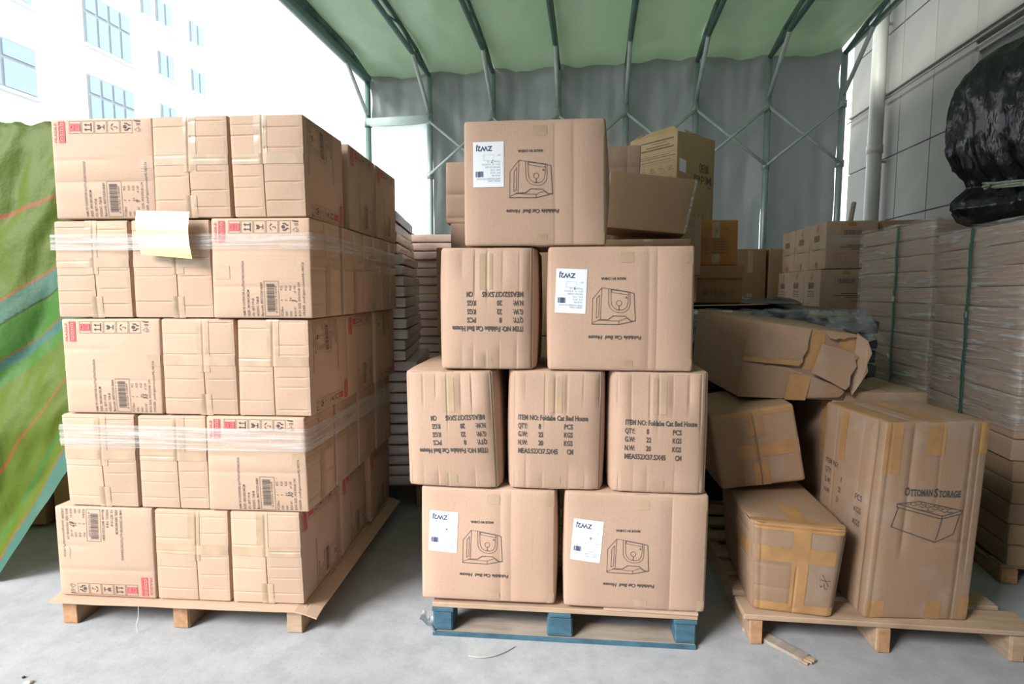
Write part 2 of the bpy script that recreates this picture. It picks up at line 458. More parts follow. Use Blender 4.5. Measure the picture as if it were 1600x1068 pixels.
# ---------------------------------------------------------------- prints of the carton types
def storage_print(c, f, flip=False, num='9', side=False):
    """text face of the tall-stack cartons: fragile mark, handling icons, sideways text and barcode"""
    U, V = c.UV(f); w = 2 * U; h = V
    sx, sy = w / .39, h / .37
    t0 = T_face(w, h, flip); T = lambda x, y: t0(x * sx, y * sy)
    red = Print(T); k = Print(T); pen = Print(T)
    # y grows downward: write text through a local flip
    def up(P, s, x, y, size, width=None, **kw):   # sideways text reading upward, start at (x, y)
        P2 = Print(lambda a, b_: P.T(x - b_, y - a)); P2.text(s, 0, 0, size, width=width, **kw)
        o = len(P.v); P.v += P2.v; P.f += [tuple(i + o for i in q) for q in P2.f]
    # fragile mark
    up(red, 'FRAGILE', .022, .088, .012, width=.072, bold=.02)
    def hrect(x0, y0, x1, y1, holes):
        # filled field with light windows
        ys = sorted({y0, y1, *[q for a in holes for q in (a[1], a[3])]}); xs = sorted({x0, x1, *[q for a in holes for q in (a[0], a[2])]})
        for i in range(len(xs) - 1):
            for j in range(len(ys) - 1):
                cx_, cy = (xs[i] + xs[i + 1]) / 2, (ys[j] + ys[j + 1]) / 2
                if not any(a[0] < cx_ < a[2] and a[1] < cy < a[3] for a in holes): red.rect(xs[i], ys[j], xs[i + 1], ys[j + 1])
    hrect(.030, .010, .056, .088, [(.034, .014, .047, .026), (.034, .031, .047, .043), (.034, .049, .047, .060), (.034, .066, .047, .080), (.050, .012, .0508, .086)])
    red.rect(.0375, .034, .0435, .040); red.rect(.0385, .069, .0425, .077); red.disc(.0405, .054, .0028); red.disc(.0405, .020, .003)
    # handling icons
    x = .072; yt = .010; S = .045
    for i in range(5):
        a = x + i * .0495
        k.frame(a, yt, a + S, yt + S, .0011)
        cx_, cy = a + S / 2, yt + S / 2
        if i == 0:
            hrect(a + .002, yt + .009, a + S - .002, yt + S - .009, [(a + .021, yt + .012, a + .0225, yt + S - .012), (a + .009, cy - .004, a + .013, cy + .004), (a + .030, cy - .004, a + .038, cy - .001), (a + .030, cy + .001, a + .038, cy + .004)])
        if i == 1:
            for dy in (-.0085, .0085):
                k.line([(cx_ - .008, cy + dy), (cx_ + .010, cy + dy)], .0032)
                k.poly([(cx_ - .014, cy + dy), (cx_ - .006, cy + dy - .0055), (cx_ - .006, cy + dy + .0055)])
            k.line([(cx_ + .013, cy - .014), (cx_ + .013, cy + .014)], .003)
        if i == 2:
            k.poly([(cx_ - .014, cy - .008), (cx_ - .004, cy - .008), (cx_ + .001, cy - .002), (cx_ + .001, cy + .002), (cx_ - .004, cy + .008), (cx_ - .014, cy + .008), (cx_ - .009, cy + .002), (cx_ - .011, cy - .001)])
            k.line([(cx_, cy), (cx_ + .012, cy)], .002); k.line([(cx_ + .013, cy - .008), (cx_ + .013, cy + .008)], .0025)
        if i == 3:
            k.poly([(cx_ - .010, cy)] + [(cx_ + .0 - .010 * math.cos(t), cy + .013 * math.sin(t)) for t in [R(q) for q in (-90, -60, -30, 0, 30, 60, 90)]])
            k.line([(cx_, cy), (cx_ + .012, cy), (cx_ + .014, cy + .003), (cx_ + .012, cy + .006)], .0018)
        if i == 4:
            k.poly([(cx_ - .012 + .007 * math.cos(R(60 * q)) + .006, cy + .007 * math.sin(R(60 * q))) for q in range(6)])
            for sg in (-1, 1):
                k.line([(cx_ - .006, cy + sg * .012), (cx_ + .002, cy + sg * .012), (cx_ + .008, cy + sg * .006), (cx_ + .013, cy + sg * .006)], .004)
    xr = .072 + 5 * .0495
    k.line([(xr + .004, yt + .034), (xr + .020, yt + .024), (xr + .020, yt + .042)], .0011, True)
    up(k, 'PAP', xr + .028, yt + .041, .007)
    k.rect(xr + .010, yt + .011, xr + .026, yt + .013); k.rect(xr + .010, yt + .016, xr + .026, yt + .0175)
    k.line([(xr + .002, yt + .0), (xr + .026, yt + .002)], .0025); k.line([(xr + .008, yt + .004), (xr + .024, yt + .005)], .0018)
    # sideways text block
    base = .362; rows = [('NAME: PSP CONTENITORE ALLUTTICATOROTONDO/ROSA', .128, .205), ('SIZE: 38X38X38CM', .146, .098), ('CI: SET1918', .164, .066), ("N'DOC: 768-B", .182, .073), ('Barcode: 8057332018089', .199, .125)]
    for s_, xx, ln in rows: up(k, s_, xx, base, .0125, width=ln, bold=.006)
    k.frame(.206, .232, .262, .362, .0012)
    rr = random.Random(5); y = .242
    while y < .345:
        t = rr.choice([.0012, .0018, .0028]); k.rect(.215, y, .246, min(.345, y + t)); y += t + rr.choice([.0012, .0018, .0025])
    up(k, '8 057332 018089', .254, .350, .008, width=.10)
    for a, b_, c_, xx in (('PCS/Box:', '4', 'PCS', .277), ('GW:', '9', 'KGS', .294), ('NW:', '8.4', 'KGS', .311)):
        up(k, a, xx, base, .0125, sx=.8); up(k, b_, xx, .305, .0125, sx=.8); up(k, c_, xx, .266, .0125, sx=.8)
    up(k, 'BOX N°:', .328, base, .0125, sx=.8); up(k, 'of 150', .328, .276, .0125, sx=.85)
    up(k, 'BOX SIZE: 39X39X40 CM', .345, base, .0125, width=.125)
    up(k, 'ORDER: poufrigatorotondoML180326', .362, base, .0125, width=.200)
    up(pen, num, .331, .312, .026, shear=.25, sx=.8)
    c.ink('printed_text', f, k, 'ink' if not side else 'ink_soft')
    c.ink('fragile_mark', f, red, 'ink_red')
    c.ink('handwritten_number', f, pen, 'pen')

rs = random.Random(11)
def end_creases(w, h, rr, horiz=True, n=5, seam=None):
    out = []
    for side in (-1, 1):
        k = rr.randint(n - 1, n + 1)
        for i in range(k):
            v = h * (i + .6 + rr.uniform(-.25, .25)) / k
            if side < 0: a, b_ = -w / 2, (seam if seam is not None else 0) - .004
            else: a, b_ = (seam if seam is not None else 0) + .004, w / 2
            out.append(('v', v, a, b_, rr.uniform(.0015, .0032), .0045))
    return out

def tall_end(c, f, rr, detail=True, seam=0.0, film=False):
    """two closed flaps meeting in a seam, with packing tape"""
    U, V = c.UV(f)
    m = 'card_h'
    g = .0022
    c.patch('flap', f, -U + .003, seam - g, .004, V - .004, m, off=.0035, thick=True)
    c.patch('flap', f, seam + g, U - .003, .004, V - .004, m, off=.0035, thick=True)
    tw = .024
    v0 = rr.choice([V * .45, V * .6]) if detail else 0
    sh = rr.uniform(-.012, .012)
    c.patch('tape', f, seam - tw + sh, seam + tw + sh, v0, V - .002, 'tape', off=.0046)
    c.patch('tape', f, -U + .004, U - .004, V * .52, V * .62, 'tape', off=.0050)
    if rr.random() < .6: c.patch('tape', f, seam - tw, seam + tw, .001, V * .22, 'tape', off=.0048)

# ---------------------------------------------------------------- the setting
TH = R(8)
DD = Vector((math.sin(TH), math.cos(TH), 0)); WW = Vector((math.cos(TH), -math.sin(TH), 0)); ZZ = Vector((0, 0, 1))
def site(u, t, z=0): return WW * u + DD * t + ZZ * z
fl = mesh('floor', [(-60, -40, 0), (60, -40, 0), (60, 90, 0), (-60, 90, 0)], [(0, 1, 2, 3)], M['floor']); tag(fl, kind='structure')

# right building wall: panels with recessed joints, window recess, conduit, downpipe
UB = 3.6; TE = 8.91
wr = mesh('wall_right', [site(UB + .03, -24, 0), site(UB + .03, TE, 0), site(UB + .03, TE, 12), site(UB + .03, -24, 12), site(UB + 8, -24, 0), site(UB + 8, TE, 0), site(UB + 8, TE, 12), site(UB + 8, -24, 12)],
          [(0, 1, 2, 3), (4, 7, 6, 5), (3, 2, 6, 7), (0, 3, 7, 4), (1, 5, 6, 2)], M['panel_joint'])
tag(wr, kind='structure')
zj = [0, .68, 1.45, 2.22, 2.99, 3.74, 4.5, 5.25, 6.0, 6.8]
tj = [8.24 + .67 * k for k in range(-11, 2)]
WT0, WT1, WZ1, WZ0 = 4.30, 6.24, 3.66, 2.05
pc = {}
for i in range(len(tj) - 1):
    for j in range(len(zj) - 1):
        t0, t1, z0, z1 = tj[i] + .006, tj[i + 1] - .006, zj[j] + .006, zj[j + 1] - .006
        if t1 < 2.5 and j > 6: continue
        if t0 >= WT0 - .02 and t1 <= WT1 + .02 and z0 > WZ0 - .2 and z1 < WZ1 + .1: continue
        if z0 < WZ1 and z1 > WZ0 + .2 and t0 < WT1 - .05 and t1 > WT0 + .05:
            if t1 > WT1: t0 = WT1
            elif t0 < WT0: t1 = WT0
            else: continue
            if t1 - t0 < .05: continue
        key = (round(t1 - t0, 3), round(z1 - z0, 3))
        if key not in pc:
            bm = bmesh.new(); bx(bm, (0, 0, 0), (.035, t1 - t0, z1 - z0), 0, .004)
            me = bpy.data.meshes.new('panel'); bm.to_mesh(me); bm.free(); me.materials.append(M['panel']); pc[key] = me
        share('panel', pc[key], wr, site(UB + .0175, (t0 + t1) / 2, (z0 + z1) / 2), (0, 0, -TH))
# window in the wall
w1 = empty('window_1', site(UB, (WT0 + WT1) / 2, WZ0), (0, 0, -TH), kind='structure')
hw = (WT1 - WT0) / 2; hh = WZ1 - WZ0
def wpart(name, c, s, mat): return block(name, c, s, mat, w1, 0, .004)
wpart('window_reveal', (.11, hw - .01, hh / 2), (.22, .10, hh), M['panel'])
wpart('window_reveal', (.11, 0, hh - .02), (.22, 2 * hw, .07), M['panel'])
wpart('window_frame', (.16, hw - .09, hh / 2), (.07, .07, hh), M['facade_frame'])
wpart('window_frame', (.16, 0, hh - .09), (.07, 2 * hw - .1, .07), M['facade_frame'])
wpart('window_frame', (.16, -.1, hh / 2), (.06, .06, hh), M['facade_frame'])
wpart('pane', (.19, 0, hh / 2), (.02, 2 * hw, hh), M['glassdark'])
# ledge and conduit on the wall
bm = bmesh.new()
bx(bm, site(UB - .015, 3.4, 3.77), (.04, 11.0, .03), -TH, .004)
tag(from_bm('trim_1', bm, M['panel']), kind='structure')
bm = bmesh.new(); rod(bm, site(UB - .045, 2.5, 3.70), site(UB - .045, 8.9, 3.70), .010)
tag(from_bm('conduit', bm, M['panel'], None, True), 'thin grey conduit running along the panelled wall under its ledge', 'pipe')
# downpipe
dp = empty('downpipe', site(UB - .13, 7.85, 0), (0, 0, -TH), 'tall grey plastic downpipe fixed to the panelled wall', 'pipe')
bm = bmesh.new(); rod(bm, (0, 0, 0), (0, 0, 6.8), .083, 16); from_bm('pipe', bm, M['pvc'], dp, True)
for z in (1.4, 3.05, 4.7):
    bm = bmesh.new(); rod(bm, (0, 0, z), (0, 0, z + .1), .092, 16); from_bm('socket', bm, M['pvc'], dp, True)
    block('bracket', (.09, 0, z - .1), (.1, .03, .03), M['facade_frame'], dp)

# unseen slab added to block sky light between shelter and right wall
bm = bmesh.new(); bx(bm, site(UB - .75, -8.3, 5.9), (1.7, 31.6, .16), -TH, .01)
tag(from_bm('ceiling_light_blocker', bm, M['panel']), kind='structure')
# white building beyond the open side
UL = -20.0
bl = empty('building', site(UL, 20, 0), (0, 0, -TH), 'white multi-storey building with grid windows beyond the left stack', 'building')
bl['group'] = 'surrounding buildings'
block('wall', (-4, 5, 10), (8, 70, 21), M['facade'], bl, 0, .02)
def far_window(t0, t1, z0, z1, cols, tran=None):
    cy = (t0 + t1) / 2 - 20; w_ = t1 - t0; h_ = z1 - z0
    e = block('window', (.02, cy, (z0 + z1) / 2), (.06, w_, h_), M['facade_frame'], bl, 0, 0)
    n = 0
    ys = [t0 - 20 + w_ * k / cols for k in range(cols + 1)]
    zs = [z0, z1] if tran is None else [z0, z0 + h_ * tran, z1]
    for a in range(cols):
        for b_ in range(len(zs) - 1):
            block('pane', (.07, (ys[a] + ys[a + 1]) / 2, (zs[b_] + zs[b_ + 1]) / 2), (.05, ys[a + 1] - ys[a] - .12, zs[b_ + 1] - zs[b_] - .12), M['glassfar'], e, 0, 0)
    block('sill', (.10, cy, z0 - .06), (.22, w_ + .25, .08), M['facade'], bl, 0, 0)
for zt in (6.75, 9.95, 13.12):
    far_window(16.2, 18.70, zt - 1.68, zt, 2, .62)
    far_window(20.87, 23.17, zt - 2.0, zt, 4, .62)
    far_window(11.5, 14.0, zt - 1.68, zt, 2, .62)
for zt in (10.03, 12.42, 14.75):
    far_window(24.79, 25.77, zt - 1.1, zt, 2)
    far_window(27.0, 28.0, zt - 1.08, zt, 2)
far_window(23.9, 24.5, 13.6, 14.5, 1)

# ---------------------------------------------------------------- the tarpaulin shelter
T0 = Vector((-1.937, 7.9, 0)); S0 = T0.dot(WW); D0 = T0.dot(DD)
def tent(s, dp_, z): return site(S0 + s, D0 - dp_, z)    # s along the back wall, dp_ towards the camera
EAVE = 4.17; NB = 7; SP = 5.97 / 7
ROOFD = 9.0
def roofz(d): return EAVE + .035 + .15 * (1 - math.exp(-d * 2.2)) + d * .012
sh = empty('shelter_frame', tent(0, 0, 0), (0, 0, 0), 'steel frame of the tarpaulin shelter with posts and roof trusses', 'shelter frame')
shi = Matrix.Translation(sh.location).inverted()
def P_(s, d, z): return shi @ tent(s, d, z)
for i in range(NB + 1):
    s = i * SP
    bm = bmesh.new(); rod(bm, P_(s, 0, 0), P_(s, 0, EAVE), .038, 10)
    for z in (2.88, 3.58): rod(bm, P_(s, 0, z - .04), P_(s, 0, z + .04), .05, 10)
    from_bm('post', bm, M['steel'] if i else M['steel_green'], sh, True)
    # roof truss: two chords with webs
    bm = bmesh.new(); n = 16
    lo = [P_(s, ROOFD * k / n, EAVE + .015 * ROOFD * k / n) for k in range(n + 1)]
    hi = [P_(s, ROOFD * k / n, roofz(ROOFD * k / n) - .04) for k in range(n + 1)]
    big = 2.0 if i == 0 else 1.0
    rod(bm, lo[0], lo[-1], .030 * big, 8)
    for k in range(n): rod(bm, hi[k], hi[k + 1], .026 * big, 6)
    tr = from_bm('truss', bm, M['steel_green'], sh, True)
    bm = bmesh.new()
    for k in range(1, n): rod(bm, lo[k] if k % 2 else hi[k], hi[k + 1] if k % 2 else lo[k + 1], .012 * big, 6)
    for k in range(1, n, 3): rod(bm, lo[k], hi[k], .012 * big, 6)
    w_ = from_bm('web_bar', bm, M['steel_green'], tr, True)
    bm = bmesh.new(); rod(bm, P_(s, .03, 3.70), P_(s, .72, EAVE + .01), .026, 8)
    from_bm('knee_brace', bm, M['brace'], sh, True)
    if i < NB:
        s2 = s + SP
        if i == 0:
            bm = bmesh.new(); rod(bm, P_(s, .02, 3.60), P_(s2, .02, 3.61), .055, 10); from_bm('rolled_curtain', bm, M['curtain'], sh, True)
        else:
            for (za, zb) in ((3.58, 2.88), (2.88, 3.58), (1.2, .5), (.5, 1.2)):
                bm = bmesh.new(); rod(bm, P_(s, .035 if za > zb else .05, za), P_(s2, .035 if za > zb else .05, zb), .018, 6)
                from_bm('cross_brace', bm, M['brace'], sh, True)
# wall tarpaulin: one sheet per bay, sagging folds
def wall_sheet(i):
    s0, s1 = i * SP, (i + 1) * SP; nu, nv = 22, 60; vv = []
    zb = 3.60 if i == 0 else 0.02
    for b in range(nv):
        z = zb + (EAVE + .34 - zb) * b / (nv - 1)
        for a in range(nu):
            t = a / (nu - 1); s = s0 + (s1 - s0) * t
            zz = z
            # swags hanging from the upper corners
            dz = EAVE - z
            f1 = math.exp(-((dz - .25 - 1.1 * t) / .13) ** 2) * math.exp(-dz * .7) * (1 - t) * 1.0
            f2 = math.exp(-((dz - .25 - 1.3 * (1 - t)) / .15) ** 2) * math.exp(-dz * .7) * t * .9
            y = -.12 - .10 * math.sin(PI * t) - .06 * f1 - .06 * f2 + .05 * nz(s * 1.7, z * .9 + i * 5, 1.3) + .035 * nz(s * 5, z * 2.2, 4.1 + i) + .03 * nz(s * 9, z * .5, 8.1)
            y += .05 * math.exp(-(dz / .08) ** 2)
            if z < 2.4: y -= .05 * abs(math.sin(t * PI * 2.5 + 1.2 * nz(i, z, 3))) * min(1, (2.4 - z))
            vv.append(tent(s, y, zz))
    return tag(mesh('tarpaulin_wall', vv, grid_faces(nu, nv), M['wall_tarp'], None, True), kind='structure')
for i in range(NB): wall_sheet(i)
# unseen front tarpaulin, added behind the camera to cut light on the right
nu, nv = 60, 16; vv = []
for b in range(nv):
    z = .02 + (roofz(ROOFD) - .02) * b / (nv - 1)
    for a in range(nu):
        s = 1.3 + (NB * SP - 1.3) * a / (nu - 1)
        vv.append(tent(s, ROOFD + .06 * math.sin(s * 7) * (1 - b / nv) + .03 * nz(s * 3, z, 1), z))
tag(mesh('tarpaulin_wall', vv, grid_faces(nu, nv), M['wall_tarp'], None, True), kind='structure')
# thin white curtain in the first bay, below the rolled edge
vv = []; nu, nv = 20, 40
for b in range(nv):
    z = .05 + 3.52 * b / (nv - 1)
    for a in range(nu):
        t = a / (nu - 1)
        vv.append(tent(.03 + (SP - .06) * t, -.05 - .05 * math.sin(PI * t) + .05 * nz(t * 3, z * 1.5, 2) + .05 * math.exp(-((z - 2.6 - t * .9) / .1) ** 2), z))
tag(mesh('curtain', vv, grid_faces(nu, nv), M['curtain'], None, True), 'thin bright white plastic curtain in the leftmost bay of the shelter', 'curtain')
# roof sheets
for i in range(NB):
    nu, nv = 16, 90; vv = []
    for b in range(nv):
        d = ROOFD * (b / (nv - 1)) ** 1.4
        for a in range(nu):
            t = a / (nu - 1); s = (i + t) * SP
            sag = -.11 * math.sin(PI * t) * (1 - math.exp(-d * 2)) + .05 * math.exp(-((d - .2) / .15) ** 2) * math.sin(PI * t)
            sag += .03 * nz(s * 2.2, d * 1.1, 7) + .02 * nz(s * 7, d * 3.1, 2 + i)
            sag += .035 * math.exp(-d * 1.4) * math.sin((t * 7 + d * 3 + i)) * math.sin(PI * t)
            y = d - .55 * math.exp(-d * 7)
            vv.append(tent(s, y, roofz(d) + sag))
    tag(mesh('ceiling_sheet', vv, grid_faces(nu, nv), M['roof_tarp'], None, True), kind='structure')

# ---------------------------------------------------------------- pallets
def frameobj(P, yaw):
    c, s_ = math.cos(yaw), math.sin(yaw)
    return lambda s, d, z=0.0: Vector((P[0] + c * s - s_ * d, P[1] + s_ * s + c * d, z))
def side_pallet(P, yaw, w, d, hs, th, label, planks, stringers=3, mats=('wood', 'wood_d'), sw=.07, ragged=True, group='wooden pallets on the concrete floor', ends=0, front_over=0.0):
    e = empty('pallet', (P[0], P[1], 0), (0, 0, yaw), label, 'pallet', group)
    for k in range(stringers):
        x = sw / 2 + (w - sw) * k / (stringers - 1)
        st = block('stringer', (x, d / 2, hs / 2), (sw, d, hs), M[mats[1]], e, 0, .004, .003, k)
        block('end_grain', (x, -.002, hs / 2), (sw * .94, .008, hs * .94), M['wood_end'] if k < 2 else M[mats[0]], st, 0, .002)
    for k, (y0, y1, x0, x1) in enumerate(planks):
        block('deck_board', ((x0 + x1) / 2, (y0 + y1) / 2, hs + th / 2 + .0004), (x1 - x0, y1 - y0, th), M[mats[0]], e, 0, .003, .0025, k + 9)
    return e

# ---------------------------------------------------------------- left stack
LP = (-1.82, 2.203); LY = R(-4.0); LF = frameobj(LP, LY)
lp = side_pallet(LP, LY, 1.0, 1.16, .095, .014, 'wooden pallet with stringers under the tall stack of storage cartons', [(.0 + .165 * k, .165 * k + .15, -.01, 1.02) for k in range(7)], mats=('wood', 'wood_d'), sw=.065)
# cardboard slip sheet
vv = []; nu, nv = 26, 20
for b in range(nv):
    d = -.035 + 1.22 * b / (nv - 1)
    for a in range(nu):
        s = -.03 + 1.10 * a / (nu - 1)
        z = .1165 - max(0, s - 1.0) * .35 - (.010 * max(0, (.0 - d) / .035)) + .002 * nz(s * 9, d * 9, 0) * (1 if s > 1.0 or d < 0 else 0)
        vv.append(LF(s, d, z))
k0 = len(vv); vv += [v - Vector((0, 0, .005)) for v in vv]
F = grid_faces(nu, nv); F += [(a + k0, d + k0, c + k0, b + k0) for a, b, c, d in grid_faces(nu, nv)]
for a in range(nu - 1): F.append((a + 1, a, k0 + a, k0 + a + 1))
for b in range(nv - 1): F.append((b * nu + nu - 1, b * nu + nu - 1 + nu, k0 + b * nu + nu - 1 + nu, k0 + b * nu + nu - 1)[::-1])
tag(mesh('cardboard_sheet', vv, F, M['card_h']), 'flat cardboard sheet lying on the pallet under the tall stack', 'sheet')

Z0 = .118; LH = .374; BH = .371
def lbox(kind, s0, s1, lay, d0, dep, label, seed, flip=False, num='9', yaw=0.0, sf=None, sflip=False, seam=0.0, group='storage cartons in the tall left stack'):
    z = Z0 + (5 - lay) * LH; rr = random.Random(seed)
    w = s1 - s0; c0 = LF((s0 + s1) / 2, d0 + dep / 2, z)
    cr = {}
    if kind == 'text': cr['F'] = [('v', BH * rr.uniform(.3, .42), -w / 2, w / 2, .002, .005), ('v', BH * rr.uniform(.55, .75), -w / 2, -w / 2 + rr.uniform(.08, .25), .002, .005)]
    elif kind == 'end': cr['F'] = end_creases(w, BH, rr, seam=seam) + [('u', seam, 0, BH, .003, .0028)]
    if sf == 'ends': cr['R'] = end_creases(dep, BH, rr)
    c = Carton(w, dep, BH, c0, LY + yaw, mat='card_h', seed=seed, label=label, group=group, creases=cr, name='storage_carton', bulge=.005, jit=.004)
    if kind == 'text':
        storage_print(c, 'F', flip, num)
        hv = BH * (.42 if lay != 5 else .45)
        if lay in (1, 3, 4): c.patch('tape', 'F', w / 2 - .055, w / 2 - .004, hv + .03, hv + .075, 'tape', off=.001)
        if lay == 2: c.patch('tape', 'F', -w / 2 + .01, -w / 2 + .07, hv - .01, hv + .04, 'tape', off=.001)
        if lay == 5: c.patch('tape', 'F', -w / 2 + .01, -w / 2 + .055, hv - .01, hv + .04, 'tape', off=.001)
    elif kind == 'end': tall_end(c, 'F', rr, seam=seam)
    if sf == 'text': storage_print(c, 'R', sflip, str(rr.randint(10, 99)), True)
    if sf == 'ends':
        c.patch('tape', 'R', -.022, .022, .002, BH - .002, 'tape', off=.0014)
        c.patch('tape', 'R', -dep / 2 + .004, dep / 2 - .004, BH * .52, BH * .62, 'tape', off=.0018)
    return c
D3 = .392
rows = {
 1: dict(front=[('text', .086, .478), ('end', .488, .776), ('end', .790, 1.063)], side='text'),
 2: dict(front=[('end', .070, .364), ('end', .378, .690), ('text', .700, 1.084)], side='ends'),
 3: dict(front=[('text', .076, .473), ('end', .481, .771), ('end', .781, 1.060)], side='text'),
 4: dict(front=[('end', .053, .350), ('end', .363, .640), ('text', .642, 1.038)], side='ends'),
 5: dict(front=[('text', -.004, .401), ('end', .409, .709), ('end', .718, 1.004)], side='text'),
}
pos = ['top', 'second', 'third', 'fourth', 'bottom']
wh = {1: ['left carton', 'middle carton', 'right corner carton'], 2: ['left carton', 'middle carton', 'right corner carton']}
nums = {1: '9', 2: '3', 3: '55', 4: '30', 5: '87'}
seed = 100
for lay, spec in rows.items():
    for i, (kind, a, b) in enumerate(spec['front']):
        seed += 1
        side = spec['side'] if i == 2 else None
        desc = 'printed carton with red fragile mark' if kind == 'text' else 'plain taped carton'
        if lay == 5 and kind == 'text': desc = 'upside-down printed carton'
        lab = f"{desc}, {['left', 'middle', 'right'][i]} front, {pos[lay-1]} layer of the tall left stack"
        dep = .282 if kind == 'text' else D3
        dd = .004 if lay in (1, 3) else 0
        if lay == 2: dd = -.008 if kind == 'text' else .006
        if lay == 4: dd = -.006 if kind == 'text' else .004
        lbox(kind, a, b, lay, dd, dep, lab, seed, flip=(lay == 5), num=nums[lay], sf=('text' if (side == 'text') else ('ends' if side == 'ends' else None)), sflip=(lay == 1 or lay == 3),
             yaw=R({1: .9, 2: -.3, 3: .2, 4: -.5, 5: 0}[lay]) * (1 if i == 0 else -.3), seam={('end', 0): .01, ('end', 1): .02, ('end', 2): .0}.get((kind, i), 0) if lay != 1 else (-.005 if i == 1 else -.015))
    # cartons behind along the right side
    xr = spec['front'][2][2]
    if spec['side'] == 'text':
        for k in range(2):
            seed += 1; o = .012 if k else .02
            d0 = D3 * (k + 1) + (.028 if lay == 1 else .006) * (1 if k == 0 else 1.3) + .003
            if lay == 1: xo = .010 - .004 * k
            else: xo = -.004 + .012 * k * (lay == 5)
            lbox('side', xr - .285 + xo, xr + xo, lay, d0, D3 - .004, f"side carton, {pos[lay-1]} layer of the tall left stack, {['second', 'third'][k]} from the front", seed, sf='text', sflip=(lay == 3 and k == 1), yaw=R(1.6))
    else:
        for k in range(3):
            seed += 1
            d0 = .287 + .289 * k + .006
            lbox('side', xr - .39, xr - .004 * k, lay, d0, .284, f"narrow side carton, {pos[lay-1]} layer of the tall left stack, {['second', 'third', 'fourth'][k]} from the front", seed, sf='ends', yaw=R(1.4))

# stretch film bands round the left stack
def band(z0, z1, pts, label, mat='film', amp=.004, seed=1, zs=(0, 0)):
    """taut ribbon along a polyline of (s, d)"""
    P = []; n = 0
    for (a, b) in zip(pts[:-1], pts[1:]):
        L_ = math.hypot(b[0] - a[0], b[1] - a[1]); k = max(2, int(L_ / .02))
        for i in range(k): P.append((a[0] + (b[0] - a[0]) * i / k, a[1] + (b[1] - a[1]) * i / k))
    P.append(pts[-1]); nv = 12; vv = []
    for j in range(nv):
        t = j / (nv - 1)
        for i, (s, d) in enumerate(P):
            q = i / (len(P) - 1)
            zz = z0 + (z1 - z0) * t + .004 * nz(q * 6, seed, t) - .02 * max(0, q - .6)
            off = amp * nz(i * .03, t * 6 + seed, 3.3) + .002 * math.sin(t * 25)
            p = LF(s, d - abs(off), zz) if i < len(P) * .55 else LF(s + abs(off), d, zz)
            vv.append(p)
    return tag(mesh('stretch_film_band', vv, grid_faces(len(P), nv), M[mat], None, True), label, 'film', 'stretch film round the tall left stack')
band(1.495, 1.555, [(.06, .35), (.060, -.004), (.37, -.012), (.695, -.020), (1.090, -.022), (1.099, .0), (1.094, 1.16)], 'clear film band round the second layer of the tall left stack', seed=1)
band(.735, .822, [(.045, .35), (.045, -.006), (.36, -.012), (.637, -.022), (1.044, -.020), (1.052, .0), (1.052, 1.16)], 'wide clear film band round the fourth layer of the tall left stack', seed=5)
# cream paper hung on the film band
vv = []; nu, nv = 14, 14
for b in range(nv):
    t = b / (nv - 1)
    for a in range(nu):
        q = a / (nu - 1)
        vv.append(LF(.435 + .205 * q + .006 * t, -.030 - .018 * math.sin(PI * (1 - t) * .9) - .012 * q * t, 1.637 - .160 * t - .006 * q - .012 * q * t))
M['paper'] = newmat('cream_striped_paper')[0]
nt = M['paper'].node_tree; b_ = nt.nodes['Principled BSDF']
tc = nt.nodes.new('ShaderNodeTexCoord'); sx_ = nt.nodes.new('ShaderNodeSeparateXYZ'); nt.links.new(tc.outputs['Generated'], sx_.inputs[0])
nt.links.new(ramp(nt, sx_.outputs[2], [(0, (.80, .72, .26)), (.22, (.82, .78, .42)), (.45, (.82, .82, .78)), (.52, (.80, .74, .28)), (.68, (.82, .78, .42)), (.73, (.84, .84, .82))]), b_.inputs['Base Color'])
b_.inputs['Roughness'].default_value = .4
tag(mesh('paper_sheet', vv, grid_faces(nu, nv), M['paper'], None, True), 'cream and yellow paper sheet tucked between the top two layers of the left stack', 'paper')
bm = bmesh.new()
pts = [LF(.345, -.03, .10), LF(.35, -.04, .06), LF(.343, -.045, .03), LF(.350, -.05, .004)]
for a, b in zip(pts[:-1], pts[1:]): rod(bm, a, b, .0011, 5)
tag(from_bm('string', bm, M['white_scrap']), 'thin white string hanging under the front of the left pallet', 'string')

# ---------------------------------------------------------------- middle stack
MP = (-.31, 2.117); MY = R(-5.3); MF = frameobj(MP, MY)
mp = empty('pallet', (MP[0], MP[1], 0), (0, 0, MY), 'blue-painted pallet with pale deck boards under the pyramid of cartons', 'pallet', 'wooden pallets on the concrete floor')
for y in (.0, .44, .90):
    bb_ = block('bottom_board', (.502, y + .058, .0095), (1.003, .11, .017), M['wood_grey'], mp, 0, .002, .001, 3)
    block('painted_edge', (.502, y + .002, .0095), (1.005, .006, .0175), M['blue'], bb_, 0, .001)
for i, x in enumerate((.04, .505, .965)):
    for j, y in enumerate((.004, .44, .90)):
        bw = .078 if i != 1 else .098
        block('block', (x if i != 1 else x - .01, y + .05, .058), (bw, .10, .078), M['blue'], mp, 0, .006, .002, i * 3 + j)
    block('stringer_board', (x if i != 1 else x - .01, .5, .106), (.085, 1.0, .016), M['blue'], mp, 0, .002)
for k in range(9): block('deck_board', (.505, .055 + .111 * k, .1245), (1.01, .104, .020), M['wood'], mp, 0, .002, .0012, k)
cs = mesh('cardboard_sheet', [MF(x, y, z) for z in (.137, .1465) for (x, y) in ((.66, .002), (1.008, -.004), (1.0, .6), (.66, .6))], [(3, 2, 1, 0), (4, 5, 6, 7), (0, 1, 5, 4), (1, 2, 6, 5), (2, 3, 7, 6), (3, 0, 4, 7)], M['card_h'])
tag(cs, 'strip of cardboard under the right carton on the blue pallet', 'sheet')

